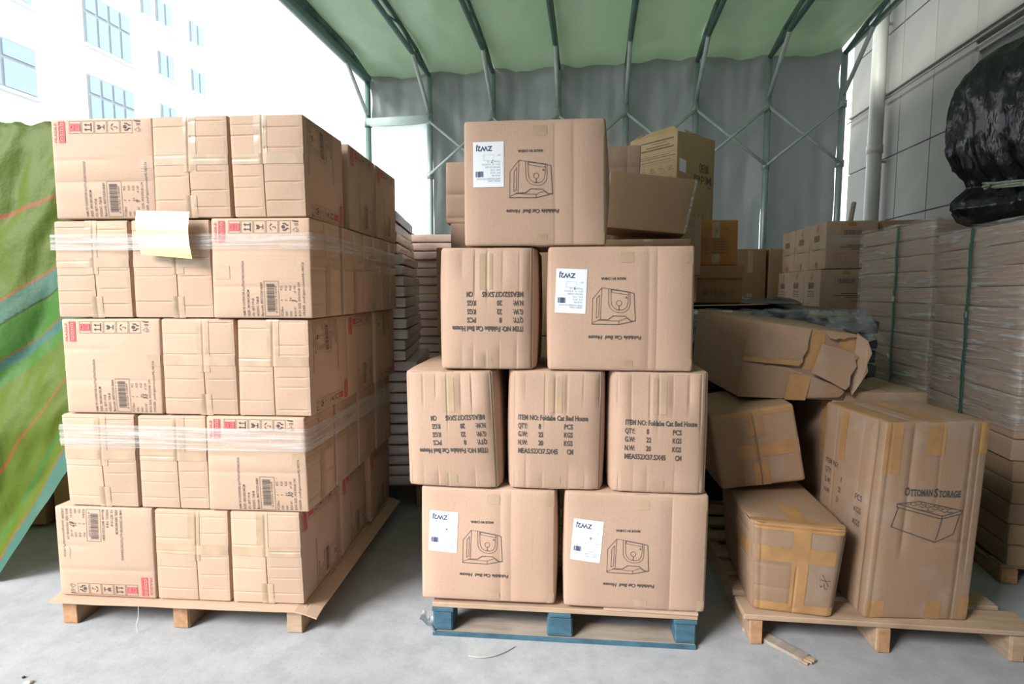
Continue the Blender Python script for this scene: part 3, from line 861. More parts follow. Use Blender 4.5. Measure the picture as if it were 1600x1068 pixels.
ART = [([(558, 770), (565, 435), (683, 290), (770, 302)], 0), ([(683, 290), (668, 700)], 0), ([(620, 432), (655, 385), (645, 670), (612, 690)], 2),
       ([(558, 770), (905, 775), (1120, 725), (1100, 365), (1045, 350)], 1), ([(558, 755), (640, 718), (905, 730), (905, 775)], 0), ([(905, 730), (1005, 690), (1060, 728)], 0),
       ([(640, 712), (770, 708), (835, 660), (990, 665), (1065, 725), (1120, 730)], 1),
       ([(770, 302), (773, 500), (790, 550), (825, 590), (880, 612), (940, 618), (990, 605), (1030, 570), (1048, 520), (1050, 350)], 0),
       ([(800, 310), (805, 480), (820, 530), (850, 562), (895, 582), (945, 582), (985, 568), (1012, 530), (1022, 480), (1030, 350)], 0),
       ([(770, 300), (1045, 345)], 0), ([(808, 315), (1030, 350), (1025, 385), (812, 350)], 2), ([(908, 525), (908, 580)], 1), ([(990, 425), (1003, 405), (1012, 425)], 2), ([(880, 582), (908, 575), (940, 582)], 0)]
def cat_big(c, f='F', lab_rot=0.0, dx=0.0, dy=0.0, handw='7'):
    U, V = c.UV(f); w, h = 2 * U, V
    k = .52 / 232.0
    def cv(x, y): return ((x / 8.22 + 730 - 723) * k - w / 2 + dx, h - (y / 8.22 + 210 - 181) * (.45 / 201.0) - dy)
    P = Print()
    for pts, m in ART:
        P.line([cv(*p) for p in pts], .0022 if m == 1 else .0014, m == 2)
    cx_, cy = cv(908, 492); P.ring(cx_, cy, .0093, .0013)
    # upside-down writing
    def ud(Pr, s_, x, y, size, **kw):
        q = Print(lambda a, b: (x - a, y - b)); q.text(s_, 0, 0, size, **kw); o = len(Pr.v); Pr.v += q.v; Pr.f += [tuple(i + o for i in t) for t in q.f]
    x0, y0 = cv(995, 155); x1, _ = cv(670, 155)
    ud(P, 'MADE IN CHINA', x0, y0, .0125, width=x0 - x1, bold=.03)
    x0, y0 = cv(1205, 925); x1, _ = cv(515, 925)
    ud(P, 'Foldable Cat Bed  House', x0, y0, .0185, width=x0 - x1, shear=.15, bold=.03)
    c.ink('printed_artwork', f, P, 'ink')
    # shipping label
    lx, ly = -w / 2 + .092 + dx, h - .156 - dy; lw, lh = .112, .160
    ca, sa = math.cos(lab_rot), math.sin(lab_rot)
    def lt(x, y): return (lx + x * ca - y * sa, ly + x * sa + y * ca)      # centred label coordinates
    c.quad('shipping_label', f, [lt(-lw / 2, -lh / 2), lt(lw / 2, -lh / 2), lt(lw / 2, lh / 2), lt(-lw / 2, lh / 2)], 'label')
    A = Print(); B = Print(); K = Print()
    def ul(Pr, s_, x, y, size, **kw):
        q = Print(lambda a, b: lt(x - a, y - b)); q.text(s_, 0, 0, size, **kw); o = len(Pr.v); Pr.v += q.v; Pr.f += [tuple(i + o for i in t) for t in q.f]
    ul(A, 'ZW2J', .014, .064, .024, width=.058, bold=.025)
    x = -.046
    rr = random.Random(2)
    while x < -.019:
        t = rr.choice([.0015, .0025, .004]); A.poly([lt(x, -.044), lt(min(x + t, -.018), -.044), lt(min(x + t, -.018), -.024), lt(x, -.024)]); x += t + rr.choice([.001, .0016])
    y = .030
    B.line([lt(-.013, y + .008), lt(-.013, y - .012), lt(.027 - .0, y - .012) if 0 else lt(-.013, y - .012)], .0004)
    fr = [lt(-.018, .034), lt(.020, .034), lt(.020, .014), lt(-.018, .014)]; B.line(fr, .0005, True)
    for s_, yy, wd in (('SKT', .030, .011), ('CTN.NO:      / 50', .008, .048), ('QTY:  10   PCS/CTN', -.002, .066), ('ITEM: FOLD-CAT/GREY', -.012, .056), ('N.W:  17 KG', -.022, .036), ('G.W:  18 KG', -.032, .036), ('COLOR: PINK', -.042, .032), ('NAME: FOLDABLE CAT HOUSE', -.053, .086), ('ORIGIN: CHINA', -.061, .046)):
        ul(B, s_, .044, yy + .005, .0085, width=wd)
    ul(K, handw, .018, .016, .016)
    c.ink('label_print', f, A, 'navy', .0020); c.ink('label_print', f, B, 'bluegrey', .0020); c.ink('handwritten_mark', f, K, 'pen', .0020)

def cat_end(c, f='F', flip=False, rot=0.0, dx=0.0, dy=0.0, meas='MEAS:52X37.5X45', sc=1.0):
    U, V = c.UV(f); w, h = 2 * U, V; P = Print()
    # coordinates relative to the text block centre, x right, y up
    def T(x, y):
        ca, sa = math.cos(rot), math.sin(rot); x, y = x * sc, y * sc
        a, b = x * ca - y * sa, x * sa + y * ca
        if flip: a, b = -a, -b
        return (a + dx, h / 2 + b + dy)
    P.T = T
    S = .0265; b = .03
    P.text('ITEM NO: Foldabe Cat Bed House', -.130, .052, S, width=.260, bold=b)
    for (a1, a2, a3, y) in (('QTY:', '8', 'PCS', .020), ('G.W:', '22', 'KGS', -.011), ('N.W:', '20', 'KGS', -.043)):
        P.text(a1, -.130, y, S, width=.037, bold=b); P.text(a2, -.052, y, S, width=.009 * len(a2), bold=b); P.text(a3, .042, y, S, width=.033, bold=b)
    P.text(meas, -.130, -.075, S, width=.150, bold=b); P.text('CM', .054, -.075, S, width=.023, bold=b)
    c.ink('printed_text', f, P, 'ink')

def vcreases(w, h, rr, n=7, top=True, bot=True):
    out = []
    for i in range(n):
        u = -w / 2 + w * (i + .5 + rr.uniform(-.3, .3)) / n
        if top: out.append(('u', u, h * rr.uniform(.5, .75), h, rr.uniform(.0015, .004), .004))
        if bot and rr.random() < .7: out.append(('u', u + rr.uniform(-.01, .01), 0.0, h * rr.uniform(.15, .3), rr.uniform(.001, .0025), .004))
    return out

G = 'cat bed house cartons in the middle pyramid'
def mbox(kind, s0, s1, row, label, seed, d0=0.0, tilt=0.0, yaw=0, warp=None, chamfer=.004, h=.45, **kw):
    z = .1475 + .4525 * (4 - row) if row > 1 else .1475 + .4525 * 3
    rr = random.Random(seed); w = s1 - s0
    dep = .375 if kind == 'big' else .50
    cr = {}
    if kind == 'end': cr['F'] = vcreases(w, h, rr)
    else: cr['F'] = [('u', w * q, 0, h, .0016, .004) for q in (rr.uniform(.08, .3), rr.uniform(.1, .32))]
    c = Carton(w, dep, h, MF((s0 + s1) / 2, d0 + dep / 2, z), MY + yaw, mat='card_v', seed=seed, label=label, group=G, name='cat_house_carton', creases=cr, r=.010, bulge=.010, jit=.004, chamfer=chamfer, warp=warp, bulges={'R': .022 if kind == 'big' and row == 1 else .009, 'L': .009})
    if kind == 'big':
        a = .018
        c.patch('tape', 'F', -.02 + a, .028 + a, h - .058, h - .001, 'tape', off=.001)
        c.patch('tape', 'F', -.02 + a, .028 + a, .001, .040, 'tape', off=.001)
        c.patch('tape', 'F', w / 2 - .034, w / 2 - .003, .003, .045, 'tape', off=.001)
        c.patch('tape', 'F', w / 2 - .034, w / 2 - .003, h - .06, h - .003, 'tape', off=.001)
        c.patch('tape', 'T', -.02 + a, .028 + a, .002, dep * .9, 'tape', off=.001)
        cat_big(c, 'F', **kw)
    else:
        c.patch('tape', 'F', -.026, .022, h * .66, h - .001, 'tape', off=.001)
        c.patch('tape', 'F', -.024, .020, .001, .05, 'tape', off=.001)
        c.patch('tape', 'T', -.026, .022, .002, dep * .9, 'tape', off=.001)
        cat_end(c, 'F', **kw)
    return c
mbox('big', -.044, .480, 4, 'cat bed house carton, bottom left of the pyramid on the blue pallet', 201, d0=.004, lab_rot=R(-2.5), dy=.018, handw='4', dx=-.002)
mbox('big', .508, 1.036, 4, 'cat bed house carton, bottom right of the pyramid on the blue pallet', 202, d0=-.004, lab_rot=R(-4.5), dy=.028, dx=-.008, handw='8')
mbox('end', -.092, .268, 3, 'tilted carton with upside-down weight list, left in the row of three', 203, d0=-.004, flip=True, rot=R(2.2), dx=.008, dy=-.018, yaw=R(-2), warp={(0, 0, 1): (-.006, 0, -.008), (1, 0, 1): (-.014, 0, 0), (0, 0, 0): (.006, 0, 0), (1, 0, 0): (.012, 0, 0)}, meas='MEAS:52X37.5X45', chamfer=.014)
mbox('end', .292, .654, 3, 'carton with upright weight list, middle in the row of three', 204, d0=.002, dx=-.012, dy=-.01, chamfer=.013)
mbox('end', .668, 1.033, 3, 'carton with upright weight list, right in the row of three', 205, d0=-.002, dx=.003, dy=-.022, rot=R(-.8), meas='MEAS52X37.5X45', chamfer=.013)
mbox('end', .041, .402, 2, 'carton with upside-down weight list, left in the row of two', 206, d0=0, flip=True, dx=.004, dy=-.012, meas='MEAS52X37.5X45', chamfer=.014, warp={(0, 0, 0): (-.004, -.004, 0)})
mbox('big', .443, .965, 2, 'cat bed house carton, right in the row of two', 207, d0=-.004, lab_rot=R(-2.2), dy=.004, dx=-.008, handw='9')
mbox('big', .134, .647, 1, 'single cat bed house carton on top of the middle pyramid', 208, d0=.0, h=.445, handw='7', yaw=R(.5))
# corner of film under the left bottom carton, curled strip on the floor
vv = []
for b in range(6):
    for a in range(6): vv.append(MF(-.05 + .012 * a + .01 * nz(a, b, 1), -.01 + .012 * b, .02 + .02 * nz(a * .7, b * .7, 5) + (.05 * (1 - a / 5))))
tag(mesh('plastic_scrap', vv, grid_faces(6, 6), M['white_scrap'], None, True), 'crumpled scrap of white plastic at the left corner of the blue pallet', 'scrap')
bm = bmesh.new(); pr = None
for k in range(15):
    t = k / 14; p = Vector((-.16 + .17 * t, 1.985 + .06 * t * t - .02 * math.sin(t * 3), .003 + .003 * math.sin(t * PI)))
    if pr: rod(bm, pr, p, .0022, 5)
    pr = p
tag(from_bm('curled_strip', bm, M['rubble']), 'thin curled grey strip lying before the blue pallet', 'strip')

# ---------------------------------------------------------------- right pallet with battered cartons
RP = (.907, 2.065); RY = R(-6.6); RF = frameobj(RP, RY)
side_pallet(RP, RY, .955, 1.15, .098, .021, 'pale wooden pallet with gapped boards under the battered cartons', [(-.005, .13, -.025, 1.0), (.165, .27, -.02, .975), (.33, .43, .0, .94), (.50, .60, -.01, .95), (.68, .78, -.01, .95), (.85, .95, -.01, .95), (1.03, 1.14, -.01, .95)], mats=('wood', 'wood'), sw=.046)
# broken board
bm = bmesh.new(); bx(bm, (0, 0, .009), (.05, .24, .014), 0, .002, .002, 3)
bb = empty('broken_board', (1.0, 2.06, .0), (0, 0, R(35)), 'short broken board lying half under the right pallet', 'board')
from_bm('board', bm, M['wood_grey'], bb)
bm = bmesh.new(); rr = random.Random(4)
for k in range(9): bx(bm, (-.022 + .0055 * k, -.122 - rr.uniform(0, .012), .009 + rr.uniform(-.003, .004)), (.005, .03, .006), rr.uniform(-.3, .3))
from_bm('splinters', bm, M['wood'], bb)['kind'] = 'stuff'

GB = 'battered cartons on the right pallet'
# ottoman carton
tc_ = Carton(.375, .40, .755, RF(.590, .030 + .20, .1205), R(-3), mat='card_old', seed=301, r=.008, bulge=.006, jit=.004, n=14, name='ottoman_carton', label='tall dented carton printed with a storage ottoman on the right pallet', group=GB,
    creases={'F': [('u', -.085, .25, .755, .003, .004), ('u', .128, .0, .755, .004, .005), ('u', .155, .2, .755, .002, .004), ('u', .02, .45, .755, .0015, .004), ('v', .30, .0, .1875, .003, .006), ('u', -.165, 0, .755, .002, .004)],
             'L': [('u', .150, 0.0, .755, .010, .007), ('u', .08, .3, .755, .002, .004), ('u', -.1, .3, .755, .002, .004)], 'T': [('u', -.1, .0, .4, .003, .006)]},
    warp={(0, 0, 1): (.040, 0, -.004), (1, 0, 1): (.032, 0, 0), (0, 1, 1): (.02, 0, -.01), (1, 1, 1): (.015, 0, 0)})
P = Print(lambda x, y: (x, y))
def slab(Pr, t, x, y, size, width, bold, shear=0, dy=0):
    Pr.text(t, x, y, size, width=width, bold=bold, shear=shear)
P.text('O', -.098, .480, .044, width=.020, bold=.035); P.text('TTOMAN', -.077, .4795, .034, width=.080, bold=.04)
P.text('S', .008, .476, .044, width=.016, bold=.035); P.text('TORAGE', .026, .475, .034, width=.080, bold=.04)
# serif strokes under and over the letters
for x in [-.075 + .0135 * k for k in range(6)]: P.line([(x, .480), (x + .009, .4797)], .0022)
for x in [.028 + .0137 * k for k in range(6)]: P.line([(x, .4757), (x + .008, .4755)], .0022)
tc_.ink('printed_text', 'F', P, 'ink')
A = Print()
def a_(pts, w=.0032, cl=False): A.line([((x - 572) / 3.337 / 421., .462 - (y - 680) / 3.337 / 430.) for x, y in pts], w, cl)
OX = lambda x, y: (x, y)
a_([(407, 700), (513, 685), (740, 735), (640, 765)], .0032, True); a_([(407, 700), (405, 718), (636, 780), (738, 752), (740, 735)]); a_([(640, 765), (636, 780)])
a_([(412, 722), (388, 826), (617, 908), (706, 862), (728, 758)]); a_([(640, 780), (617, 908)])
for (x, y) in ((470, 703), (520, 700), (545, 715), (590, 712), (610, 728), (650, 724), (660, 742), (560, 735)):
    a_([(x - 28, y - 5), (x - 12, y + 3), (x, y - 2), (x + 14, y + 5), (x + 30, y + 2)], .002); a_([(x, y - 2), (x + 5, y - 9)], .002)
tc_.ink('printed_artwork', 'F', A, 'ink')
P = Print()
for (t, u, v, wd) in (('ITEM NO:', -.165, .50, .10), ('QTY:', -.165, .46, .05), ('G.W:', -.165, .415, .05), ('N.W:', -.165, .37, .05), ('1', -.04, .45, .008), ('22', -.05, .405, .02), ('21', -.06, .36, .02), ('PCS', .07, .42, .045), ('KGS', .07, .37, .045), ('KGS', .07, .32, .045)):
    P.text(t, u, v, .032, width=wd, bold=.01)
tc_.ink('printed_text', 'L', P, 'ink')
tc_.patch('tape', 'F', -.035, .03, .63, .754, 'tape_brown', off=.0012); tc_.patch('tape', 'F', .145, .186, .64, .752, 'tape_brown', off=.0012)
tc_.patch('tape', 'F', -.185, -.125, .56, .752, 'tape_brown', off=.0012); tc_.patch('tape', 'F', .03, .085, .002, .075, 'tape_brown', off=.0012)
tc_.patch('tape', 'F', -.187, -.12, .002, .07, 'tape_brown', off=.0012); tc_.patch('tape', 'F', .15, .186, .002, .09, 'tape_brown', off=.0012)
tc_.patch('tape', 'T', -.035, .03, .002, .39, 'tape_brown', off=.0012); tc_.patch('tape', 'L', -.07, -.03, .54, .754, 'tape_brown', off=.0012)
tc_.patch('tape', 'T', -.186, -.13, .004, .39, 'tape_brown', off=.0014)
# carton behind it
bc = Carton(.40, .38, .785, RF(.640, .455 + .19, .1205), R(-5), mat='card_old', seed=302, r=.008, name='battered_carton', label='dusty taped carton directly behind the ottoman carton', group=GB, n=6)
bc.patch('tape', 'T', -.03, .03, .002, .37, 'tape_brown', off=.0012); bc.patch('tape', 'L', .1, .15, .5, .78, 'tape_brown', off=.0012)
# low taped carton
lc = Carton(.325, .56, .352, (1.117, 2.335, .1205), R(-9.5), mat='card_old', seed=303, r=.012, bulge=.006, jit=.006, n=10, name='battered_carton', label='battered low carton with crossed brown tape, front left on the right pallet', group=GB,
    creases={'F': [('u', -.125, 0, .35, .004, .005), ('v', .19, -.16, -.02, .002, .004), ('v', .10, -.16, -.02, .0025, .004), ('v', .335, -.16, .16, .004, .006), ('u', .0, 0, .20, .004, .006)], 'L': [('v', .19, -.27, .27, .002, .004), ('v', .30, -.27, .27, .002, .004)]},
    warp={(0, 0, 0): (.012, .01, 0), (1, 0, 0): (-.020, 0, 0), (0, 0, 1): (-.004, 0, .006), (1, 0, 1): (.014, .0, -.004), (0, 1, 1): (-.02, .0, 0), (0, 1, 0): (.02, .0, 0)}, chamfer=.010, cham_w=.035)
lc.patch('tape', 'F', -.158, .16, .205, .262, 'tape_brown', off=.0012); lc.patch('tape', 'F', -.018, .040, .002, .350, 'tape_brown', off=.0018)
lc.patch('tape', 'F', -.150, .155, .002, .040, 'tape_brown', off=.0014); lc.patch('tape', 'F', -.150, .155, .325, .351, 'tape_brown', off=.0014)
lc.patch('tape', 'L', .1, .275, .205, .262, 'tape_brown', off=.0012); lc.patch('tape', 'T', -.155, .155, .003, .045, 'tape_brown', off=.0012)
lc.patch('tape', 'T', -.02, .04, .04, .2, 'tape_brown', off=.0016)
P = Print(); s_ = 1
P.line([(.085, .150), (.105, .145), (.124, .147)], .0015); P.line([(.092, .170), (.118, .125)], .0015); P.line([(.088, .130), (.092, .120), (.098, .126)], .0015); P.line([(.100, .135), (.108, .112), (.116, .118)], .0013)
lc.ink('handwritten_mark', 'F', P, 'pen')
# tilted carton on top of the low one
ti = Carton(.345, .40, .345, (1.095, 2.60, .508), rot=(R(2), R(-9.5), R(-6)), mat='card_old', seed=304, r=.014, bulge=.012, jit=.006, n=9, name='battered_carton', label='tilted carton with taped flaps leaning on the low carton', group=GB,
    creases={'F': [('u', 0, 0, .345, .006, .0035)]}, warp={(1, 0, 0): (.02, 0, 0), (0, 0, 0): (.01, 0, 0)})
ti.patch('tape', 'F', -.028, .034, .235, .344, 'tape_brown', off=.0022); ti.patch('tape', 'F', -.030, .032, .002, .11, 'tape_brown', off=.0022)
ti.patch('tape', 'F', -.09, .170, .135, .195, 'tape_brown', off=.0016); ti.patch('tape', 'F', -.165, .165, .318, .344, 'tape_brown', off=.0016); ti.patch('tape', 'F', -.0035, .0035, .002, .344, 'card_dark', off=.0026)
# crushed carton with torn flaps
cx = Carton(.46, .60, .35, (1.275, 2.78, .852), rot=(R(0), R(4.5), R(-8)), mat='card_old', seed=305, r=.010, bulge=.004, jit=.005, n=9, name='crushed_carton', label='crushed carton with torn end flaps on top of the battered cartons', group=GB,
    warp={(1, 0, 1): (.02, 0, -.03), (1, 0, 0): (-.015, 0, .03), (0, 0, 1): (.02, 0, .0), (0, 1, 1): (-.10, 0, .02), (0, 1, 0): (-.10, 0, .02)})
def flap(pts, name, mat='card_old', th=.004):
    n = len(pts); vv = [cx.surf('F', u, v, o) for (u, v, o) in pts] + [cx.surf('F', u, v, o - th) for (u, v, o) in pts]
    F = [tuple(range(n)), tuple(range(2 * n - 1, n - 1, -1))] + [(i, i + n, (i + 1) % n + n, (i + 1) % n) for i in range(n)]
    return mesh(name, vv, F, M[mat], cx.e)
flap([(-.228, .175, .012), (-.17, .168, .014), (-.09, .165, .016), (.0, .165, .020), (.012, .19, .022), (.008, .21, .022), (.022, .25, .02), (.018, .29, .018), (.026, .345, .008), (-.1, .348, .006), (-.225, .346, .006)], 'torn_flap')
flap([(.055, .14, .03), (.12, .11, .04), (.205, .065, .045), (.216, .09, .045), (.212, .14, .04), (.222, .19, .035), (.219, .22, .03), (.226, .24, .026), (.2, .255, .024), (.14, .275, .022), (.075, .285, .02), (.068, .22, .025)], 'torn_flap')
flap([(.08, .35, .006), (.225, .348, .006), (.22, .338, .012), (.17, .33, .02), (.155, .318, .024), (.14, .322, .022), (.12, .312, .024), (.10, .318, .02), (.09, .33, .016)], 'torn_flap')
flap([(-.226, .004, .008), (-.05, .006, .01), (.20, .02, .014), (.214, .05, .02), (.19, .075, .026), (.05, .125, .02), (-.05, .155, .012), (-.12, .158, .010), (-.14, .152, .010), (-.145, .163, .008), (-.226, .165, .006)], 'torn_flap')
cx.patch('tape', 'F', -.226, .0, .168, .19, 'tape_brown', off=.0215); cx.patch('tape', 'F', -.03, .06, .006, .125, 'tape_brown', off=.0205)
cx.patch('gap_shade_strip', 'F', .222, .226, .1, .33, 'hole', off=.002)  # dark strip on the face, paints the shade of the gap beside the flap
cx.patch('inner_board', 'F', .02, .09, .15, .345, 'tape_brown', off=.002); cx.patch('inner_board', 'F', .15, .222, .24, .335, 'tape_brown', off=.002)
# loose flap sticking out at the right
vv = [(.215, -.325, .335), (.265, -.335, .30), (.285, -.34, .25), (.272, -.34, .20), (.282, -.335, .17), (.262, -.33, .12), (.235, -.325, .06), (.225, -.31, .10), (.23, -.31, .33)]
n = len(vv); vv2 = vv + [(a + .004, b + .014, c) for a, b, c in vv]
mesh('torn_flap', vv2, [tuple(range(n)), tuple(range(2 * n - 1, n - 1, -1))] + [(i, i + n, (i + 1) % n + n, (i + 1) % n) for i in range(n)], M['card_old'], cx.e)
P = Print()
for j in range(2):
    for i in range(3): P.text('田' if j else '品', -.02 + .035 * i + .03, .27 - .02 * j - .008 * i, .02)
cx.ink('printed_marks', 'L', P, 'ink_soft')

# ---------------------------------------------------------------- bundles of black fabric under grey film
BG = 'folded black fabric bundles behind the battered cartons'
def bag_mesh(w, d, h, seed, mats, name, nu=16, wr=.004):
    """soft flat packet, origin at bottom centre"""
    vv = []; ff = []; r = h * .22; fm = []
    def srf(p):
        c = Vector((max(-w / 2 + r, min(w / 2 - r, p.x)), max(-d / 2 + r, min(d / 2 - r, p.y)), max(r, min(h - r, p.z))))
        q = p - c
        nn = q.normalized() if q.length > 1e-9 else Vector((0, 0, 1))
        e = wr * nz(p.x * 9 + seed, p.y * 9, p.z * 20) + wr * .6 * nz(p.x * 28, p.y * 28 + seed, p.z * 30)
        q = c + nn * (r + e * (1 - .7 * abs(nn.z)))
        q.z = max(0, min(h, q.z)); return q
    def face(fn, n1, n2, mi):
        o = len(vv)
        for j in range(n2 + 1):
            for i in range(n1 + 1): vv.append(srf(fn(i / n1, j / n2)))
        g = grid_faces(n1 + 1, n2 + 1, o); ff.extend(g); fm.extend([mi] * len(g))
    L_ = lambda a, lo, hi: lo + (hi - lo) * a
    zz = 6
    face(lambda a, b: Vector((L_(a, -w / 2, w / 2), -d / 2, L_(b, 0, h))), nu, zz, 0)
    face(lambda a, b: Vector((w / 2, L_(a, -d / 2, d / 2), L_(b, 0, h))), nu, zz, 1)
    face(lambda a, b: Vector((L_(a, w / 2, -w / 2), d / 2, L_(b, 0, h))), nu // 2, zz, 0)
    face(lambda a, b: Vector((-w / 2, L_(a, d / 2, -d / 2), L_(b, 0, h))), nu // 2, zz, 1)
    face(lambda a, b: Vector((L_(a, -w / 2, w / 2), L_(b, -d / 2, d / 2), h)), nu, nu // 2, 0)
    me = bpy.data.meshes.new(name); me.from_pydata([tuple(v) for v in vv], [], ff); me.update()
    for m_ in mats: me.materials.append(M[m_])
    me.polygons.foreach_set('material_index', fm); me.polygons.foreach_set('use_smooth', [True] * len(ff))
    return me
bms = [bag_mesh(1.08, .95, .082, 40 + k, ['black_cloth', 'black_cloth'], 'bundle', wr=.007) for k in range(3)]
rr = random.Random(8)
side_pallet((.98, 3.24), R(-5), 1.08, .96, .10, .02, 'dark pallet under the black fabric bundles', [(.0, .1, 0, 1), (.3, .4, 0, 1), (.6, .7, 0, 1), (.9, 1, 0, 1)], mats=('wood_d', 'wood_d'))
for k in range(13):
    o = share('fabric_bundle', bms[k % 3], None, (1.53 + rr.uniform(-.012, .012), 3.66 + rr.uniform(-.01, .01), .121 + .0815 * k), (0, 0, R(-5) + rr.uniform(-.015, .015)))
    tag(o, nth(k, 13, 'flat black fabric bundle in the film-covered stack'), 'fabric', BG)
zt = .121 + .0815 * 13
# open wrinkled sheets on top
def lump_sheet(name, mat, label, cat, x0, x1, y0, y1, zf, n=30, rz=R(-5), cxy=None, amp=.01, sd=0, group=None, nv=None):
    vv = []; nv = nv or n
    cx_, cy = cxy or ((x0 + x1) / 2, (y0 + y1) / 2)
    for b in range(nv):
        for a in range(n):
            x = x0 + (x1 - x0) * a / (n - 1); y = y0 + (y1 - y0) * b / (nv - 1)
            z = zf(x, y, a / (n - 1), b / (nv - 1)) + amp * nz(x * 11 + sd, y * 11, 0) + amp * .5 * nz(x * 30, y * 30 + sd, 3)
            ex = .02 * nz(a * .4, b * .4, sd + 9) if a in (0, n - 1) or b in (0, nv - 1) else 0
            dx, dy = x + ex - cx_, y + ex - cy
            vv.append((cx_ + dx * math.cos(rz) - dy * math.sin(rz), cy + dx * math.sin(rz) + dy * math.cos(rz), z))
    return tag(mesh(name, vv, grid_faces(n, nv), M[mat], None, True), label, cat, group)
lump_sheet('black_sheet', 'black_cloth', 'wide black sheet laid on the stack of fabric bundles', 'sheet', 1.02, 1.96, 3.25, 4.08, lambda x, y, a, b: zt + .05 + .02 * b, amp=.004, sd=2)
lump_sheet('brown_board', 'card_yellow', 'brown board showing between black sheets on the bundle stack', 'board', 1.06, 1.50, 3.3, 3.6, lambda x, y, a, b: zt + .075 + .01 * a, n=6, amp=.0, sd=2)
lump_sheet('black_sheet', 'black_cloth', 'second narrower black sheet over the brown board', 'sheet', 1.0, 1.8, 3.42, 4.05, lambda x, y, a, b: zt + .088 + .012 * b, amp=.004, sd=5)
def fz(x, y, a, b):
    # draped film: rolls over the front edge
    f = max(0, .17 - b) / .17
    r = max(0, a - .93) / .07
    return zt + .022 - .22 * f ** 1.5 * (.6 + .4 * nz(x * 5, 0, 3)) - .12 * r + .03 * (b > .2)
lump_sheet('film_cover', 'film_grey', 'cloudy grey film draped over the black fabric bundles', 'film', 1.0, 2.075, 3.13, 3.45, fz, n=60, amp=.016, sd=4, nv=36)
lump_sheet('crumpled_film', 'film_grey', 'crumpled pale film lying behind the black sheets', 'film', 1.40, 1.82, 4.0, 4.16, lambda x, y, a, b: zt + .07 + .05 * math.sin(a * PI) + .05 * nz(x * 14, y * 14, 2), n=24, amp=.03, sd=7)
# black heap behind
def heap(name, mat, label, cat, c, rx, ry, h, seed, n=40, amp=.05):
    vv = []; m_ = 24
    for b in range(m_ + 1):
        t = b / m_
        for a in range(n):
            q = 2 * PI * a / n; rad = math.sqrt(max(0, 1 - t ** 2.2)) if t < 1 else 0
            k = 1 + amp * 3 * nz(math.cos(q) * 2, math.sin(q) * 2, t * 3 + seed)
            vv.append((c[0] + rx * rad * k * math.cos(q), c[1] + ry * rad * k * math.sin(q), c[2] + h * t * (1 + amp * nz(q, t, seed))))
    F = [(b * n + a, b * n + (a + 1) % n, (b + 1) * n + (a + 1) % n, (b + 1) * n + a) for b in range(m_) for a in range(n)]
    return tag(mesh(name, vv, F, M[mat], None, True), label, cat)
heap('black_bundle', 'black_cloth', 'small black cloth bundle behind the black sheets', 'fabric', (1.86, 3.98, zt), .2, .14, .12, 3)

# ---------------------------------------------------------------- cartons behind the pyramid
GR = 'cartons stacked behind the middle pyramid'
def simple(w, d, h, loc, rz, label, seed, mat='card_v', group=GR, name='carton', tape='tape', rot=None, faces='F', **kw):
    c = Carton(w, d, h, loc, rz, rot=rot, mat=mat, seed=seed, label=label, group=group, name=name, n=5, **kw)
    for f in faces:
        U, V = c.UV(f)
        c.patch('tape', f, -.025, .025, V * .6, V - .001, tape, off=.0012); c.patch('tape', f, -.025, .025, .001, V * .25, tape, off=.0012)
    return c
side_pallet((-.38, 3.20), R(-5), 1.1, .94, .10, .02, 'dark pallet behind the blue pallet', [(.0, .1, 0, 1.1), (.3, .4, 0, 1.1), (.6, .7, 0, 1.1), (.84, .94, 0, 1.1)], mats=('wood_d', 'wood_d'))
k = 0
for (x, xs) in ((-.16, 'left'), (.33, 'right')):
    for j in range(3):
        k += 1
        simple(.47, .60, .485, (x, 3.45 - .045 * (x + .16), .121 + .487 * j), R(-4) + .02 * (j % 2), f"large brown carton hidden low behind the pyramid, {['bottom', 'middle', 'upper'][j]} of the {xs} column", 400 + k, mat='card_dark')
zb = .121 + .487 * 3
simple(.40, .5, .235 - .1 + .0, (-.125, 3.45, zb), R(-4), 'flat brown carton under the upright carton behind the pyramid', 411)
simple(.42, .44, .340, (-.145, 3.45, zb + .137), R(-4), 'upright brown carton showing left behind the top carton', 412, creases={'F': [('v', .16, -.21, .21, .004, .005), ('v', .03, -.21, .21, .003, .004)]})
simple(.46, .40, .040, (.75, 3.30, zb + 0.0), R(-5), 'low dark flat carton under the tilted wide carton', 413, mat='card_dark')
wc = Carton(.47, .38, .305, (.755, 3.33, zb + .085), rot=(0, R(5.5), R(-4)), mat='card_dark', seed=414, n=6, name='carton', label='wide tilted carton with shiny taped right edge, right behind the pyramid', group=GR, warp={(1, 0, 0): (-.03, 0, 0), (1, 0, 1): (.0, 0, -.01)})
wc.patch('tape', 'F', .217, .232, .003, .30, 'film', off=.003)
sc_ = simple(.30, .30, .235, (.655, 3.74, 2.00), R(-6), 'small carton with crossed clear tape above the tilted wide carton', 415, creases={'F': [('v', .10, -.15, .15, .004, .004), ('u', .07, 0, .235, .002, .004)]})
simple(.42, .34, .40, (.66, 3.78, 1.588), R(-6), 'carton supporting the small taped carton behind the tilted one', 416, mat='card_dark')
simple(.13, .30, .345, (1.080, 3.62, 1.44), R(-3), 'narrow upright carton with a small white sticker beside the orange carton', 417, mat='card_v')
simple(.30, .52, .16, (.975, 3.70, 1.272), R(-3), 'flat carton under the narrow upright carton', 418, mat='card_dark')
pk = block('white_packet', (.93, 3.28, zb + .10), (.07, .12, .035), M['white_scrap'], None, R(-8), .006, .003); tag(pk, 'small white packet tucked under the tilted wide carton', 'packet')
